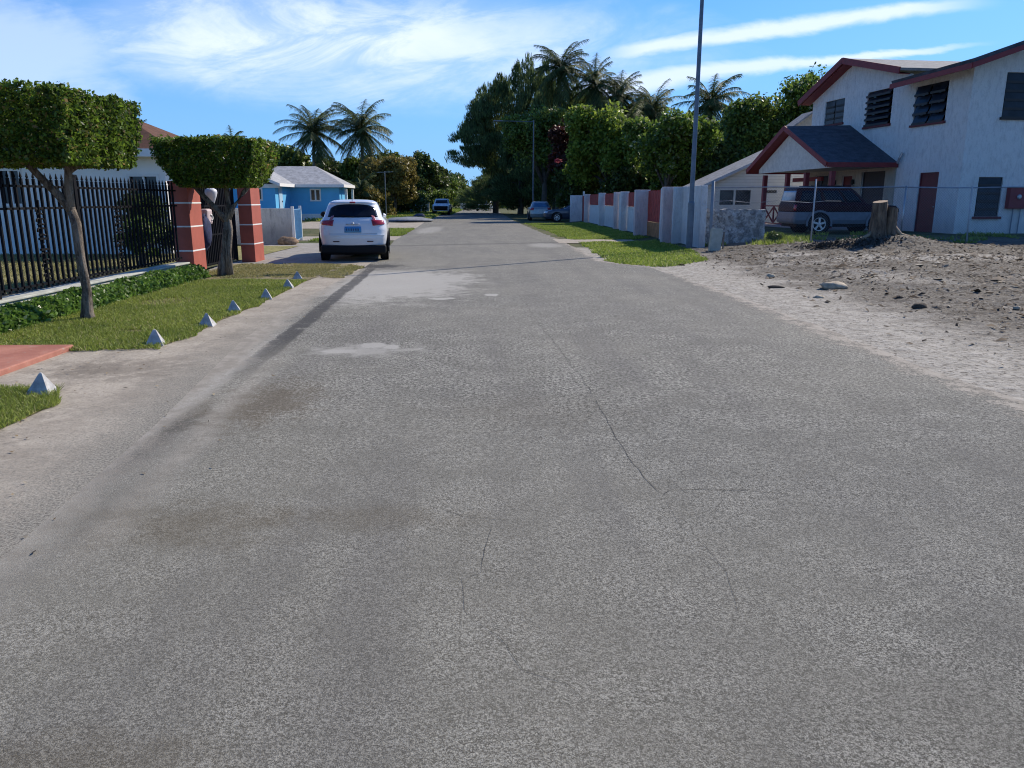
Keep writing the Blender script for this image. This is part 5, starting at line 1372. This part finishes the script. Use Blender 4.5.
b = MB(); b.box(0, 9, 0, 8, 0, 2.6); b.build('wall', M_CREAM, fh); b = MB(); b.slab([(-.6, -.6, 2.55), (9.6, -.6, 2.55), (6.5, 4, 5.0), (2.5, 4, 5.0)], .1); b.slab([(-.6, -.6, 2.55), (2.5, 4, 5.0), (-.6, 8.6, 2.55)], .1); b.slab([(9.6, -.6, 2.55), (9.6, 8.6, 2.55), (6.5, 4, 5.0)], .1); b.build('roof', shingle('greybrown_shingles', (.22, .19, .17)), fh)
b = MB(); b.box(1.5, 2.7, -.03, .0, 1.0, 2.1); b.build('window', M_GLASS, fh)

# ------------------------------------------------------------------ trees
R_ = random.Random(3)
G_R = 'trees behind the right side wall'; G_L = 'trees behind the blue bungalow'
def cas(label, x, y, h, wd, seed, n=26000):
    R2 = random.Random(seed); cl_ = []
    for i in range(11):
        q = i/10; z = 1.6+q*(h-3.2); rr_ = wd*(1-.55*q**1.5)*(.75+.25*math.sin(q*3))
        a = R2.uniform(0, 6.28); o = rr_*.45
        cl_.append((math.cos(a)*o, math.sin(a)*o, z, rr_*.8, rr_*.8, h*.10))
    for i in range(9):
        a = i*.7+R2.random(); q = R2.uniform(.35, 1)
        cl_.append((math.cos(a)*wd*.5*(1.1-q*.5), math.sin(a)*wd*.4, h*(.55+.42*q), wd*.16, wd*.16, h*.12))
    return tree('casuarina_tree', label, (x, y, 0), cl_, n, .5, L_CAS, seed, .3, group='dark casuarina trees by the road', sub=46, subr=.24, aspect=.14, style='needle', zt=h*.8, low=-.9, shell=.8)
cas('tall feathery dark casuarina overhanging the road, leftmost of the dark trees', .9, 95, 15.0, 6.0, 41, 44000)
cas('tallest feathery dark casuarina, behind the distant street lamp', 5.0, 92, 16.2, 5.2, 42, 36000)
cas('low dark casuarina filling the shade between the road and the hatchback', 3.6, 88, 9.5, 4.3, 45, 24000)
cas('broad dark casuarina closest to the parked hatchback', 7.0, 82, 13, 4.8, 43, 26000)
cas('lower dark casuarina filling the gap right of the tallest one', 10.5, 88, 13.5, 5.0, 44, 26000)

def round_tree(label, x, y, h, rx, mat, seed, n=15000, size=.3, z0=.25, name='broadleaf_tree', group=G_R, cat='tree', k=9):
    R2 = random.Random(seed)
    cl_ = clump_ball(R2, k, rx*.72, rx*.72, h*(z0+.12), h*.80, rx*.36, rx*.55)+[(0, 0, h*.62, rx*.75, rx*.75, h*.3)]
    return tree(name, label, (x, y, 0), cl_, n, size, mat, seed, max(.08, h*.022), cat=cat, group=group, sub=30, subr=.36, aspect=.6, low=-.6)
round_tree('bright green broadleaf tree standing out among the dark trees', 9.6, 62, 9.3, 3.4, L_BRIGHT, 51, 20000, .30)
round_tree('glossy green broadleaf tree just behind the right side wall', 12.2, 54, 7.4, 3.3, L_GLOSS, 52, 22000, .28)
round_tree('second bright green tree, to the right of the brightest one', 12.6, 66, 8.6, 2.8, L_BRIGHT, 50, 12000, .3)
round_tree('green tree left of the copper tree, behind the hatchback', 5.4, 77, 11.0, 4.0, L_MID, 53, 24000, .30, .2)
round_tree('copper leaved tree between the pine and the bright green tree', 7.3, 70, 9.0, 2.4, L_COP, 54, 8000, .28)
round_tree('dark tree filling the shade behind the dark sedan', 8.8, 68, 6.2, 3.2, L_DARK, 55, 15000, .3, .1)
round_tree('dark green tree behind the glossy tree', 16.5, 68, 8.6, 4.2, L_MID, 56, 16000, .32, .1)
round_tree('dark tree behind the clapboard building, left end', 16.2, 56, 6.4, 3.2, L_DARK, 57, 16000, .28, .1)
round_tree('green tree behind the clapboard building', 20.0, 58, 9.6, 3.8, L_MID, 58, 22000, .26, .08)
round_tree('tall green tree left of the two storey house', 23.6, 58, 11.3, 4.2, L_GLOSS, 59, 22000, .26, .08)
round_tree('green tree partly hidden by the two storey house', 29, 58, 10.8, 4.5, L_MID, 60, 18000, .3, .1)
round_tree('dark green tree in the second row behind the palms', 22, 74, 9.6, 5, L_DARK, 61, 15000, .36, .08)
round_tree('mid green tree in the second row between the tall palms', 9.2, 84, 13.2, 4.2, L_MID, 64, 20000, .34, .3)
round_tree('mid green tree in the second row behind the bright tree', 14.3, 82, 12.0, 5, L_MID, 62, 16000, .36, .08)
round_tree('dark undergrowth tree low behind the wall gate', 11.5, 60, 4.4, 3.2, L_DARK, 63, 12000, .26, .02)
b = MB()
for i in range(60):
    a = rng.normal(size=3); a /= np.linalg.norm(a); p = Vector(a)*.33; b.lathe([(.01, -.07), (.09, 0), (.01, .07)], 5, Matrix.Translation(p) @ Matrix.Rotation(i, 4, Vector(a)))
fl = b.build('blossom', plain('pink_red_petals', (.38, .02, .045), .7), None, label='cluster of pink red blossom in the shade below the copper tree', cat='blossom'); fl.location = (5.75, 65.0, 4.65); fl.scale = (.85, .8, .5)

palm('tallest coconut palm, above the dark trees in the middle', (7.0, 80, 0), 14.0, 3.6, 71, (.2, 0), 42)
palm('second tallest coconut palm, right behind the tallest one', (10.5, 80, 0), 12.6, 3.5, 72, (0, 0), 38)
palm('coconut palm between the two tall ones and the bright tree', (12.9, 81, 0), 11.6, 3.5, 73, (.3, 0), 36)
palm('low palm crown peeking over the glossy green tree', (16.4, 80, 0), 10.2, 3.6, 74, (0, 0), 34)
palm('coconut palm beside the lamp pole', (18.6, 66, 0), 9.3, 3.2, 75, (-.3, 0), 36)
palm('low palm crown left of the lamp pole', (12.6, 72, 0), 8.0, 3.2, 76, (0, 0), 18)
palm('left of the two coconut palms behind the blue bungalow', (-17.2, 79, 0), 8.0, 3.8, 77, (.3, 0), 40)
palm('right of the two coconut palms behind the blue bungalow', (-12.3, 79, 0), 8.2, 3.9, 78, (0, 0), 40)
palm('distant small palm above the smaller clipped tree', (-33, 105, 0), 8.8, 2.6, 79, (0, 0), 18)
palm('distant small palm above the brown roof', (-41, 95, 0), 8.3, 2.8, 80, (0, 0), 18)
palm('short palm low behind the white car', (-11.3, 71, 0), 2.4, 2.4, 81, (0, 0), 16)

round_tree('green tree just right of the smaller clipped tree', -20.5, 84, 7.4, 3.4, L_MID, 91, 14000, .32, .1, group=G_L)
round_tree('dark bushy tree under the two palms', -15.8, 84, 6.0, 3.4, L_DARK, 92, 14000, .32, .05, group=G_L)
round_tree('dark tree between the palms and the yellowing tree', -12.2, 82, 6.8, 3.2, L_MID, 93, 14000, .3, .05, group=G_L)
round_tree('yellowing brownish tree behind the white car', -8.9, 76, 5.9, 3.0, L_YEL, 94, 18000, .26, .05, group=G_L)
round_tree('low yellow green bush at the foot of the yellowing tree', -10.5, 72, 3.0, 2.3, L_YEL, 95, 7000, .22, .02, name='bush', cat='bush', group=G_L)
round_tree('rounded dark green tree right of the yellowing tree', -8.9, 104, 8.2, 3.2, L_DARK, 96, 14000, .34, .1, group=G_L)
round_tree('smaller rounded dark tree towards the far road end', -7.2, 112, 6.6, 2.6, L_DARK, 97, 9000, .34, .1, group=G_L)
round_tree('dark undergrowth under the yellowing tree', -9.8, 88, 2.6, 3.4, L_DARK, 108, 7000, .28, .0, name='bush', cat='bush', group=G_L)
round_tree('dark undergrowth farther right towards the pickup', -8.0, 100, 2.4, 3.0, L_MID, 109, 6000, .28, .0, name='bush', cat='bush', group=G_L)
round_tree('low green tree at the far left end of the road', -6.0, 128, 6.0, 3.6, L_MID, 98, 9000, .4, .05, group=G_L)
round_tree('round trimmed bush beyond the pickup', -6.1, 116, 3.2, 1.9, L_MID, 99, 5000, .25, .02, name='bush', cat='bush', group=G_L)
round_tree('sunlit bush before the far house', -1.6, 134, 3.0, 2.6, L_YEL, 100, 5000, .3, .02, name='bush', cat='bush', group=G_L)
round_tree('bright bush before the far house, nearer the silver car', 1.2, 138, 2.6, 2.2, L_BRIGHT, 101, 4000, .3, .02, name='bush', cat='bush', group=G_L)
round_tree('dark tree left of the far house', -7.5, 160, 7.5, 5, L_DARK, 102, 7000, .5, .02, group=G_L)
round_tree('dark tree behind the far house', 3, 172, 8.5, 7, L_DARK, 103, 8000, .6, .02, group=G_L)
round_tree('tree behind the white bungalow', -34, 82, 5.6, 4, L_MID, 104, 8000, .4, .05, group=G_L)
round_tree('shrub inside the fence next to the wider red pillar', -8.1, 18.4, 1.2, .5, L_GLOSS, 105, 4500, .065, .02, name='shrub', cat='shrub', group=None)
round_tree('dark shrub inside the gate', -9.4, 22.0, 1.9, .9, L_DARK, 106, 6000, .09, .02, name='shrub', cat='shrub', group=None)
round_tree('weedy dark bush at the right end of the block wall', 9.35, 25.3, .62, .36, L_MID, 107, 1800, .06, .0, name='bush', cat='bush', group=None)
# distant wood that closes the horizon
cl_ = []
for i in range(120):
    x = R_.uniform(-190, 190); cl_.append((x, R_.uniform(-12, 18), R_.uniform(2, 4.5), 6, 5, 3.2))
P = cloud(cl_, 42000, 1, np.random.default_rng(8), 12, .5); P[:, 2] = np.abs(P[:, 2])
V, F = leaf_quads(P, 1.0, np.random.default_rng(9), .7)
o = np_mesh('distant_wood', V, F, L_DARK, label='distant dark wood along the horizon', cat='wood', kind='stuff'); o.location = (0, 215, 0)
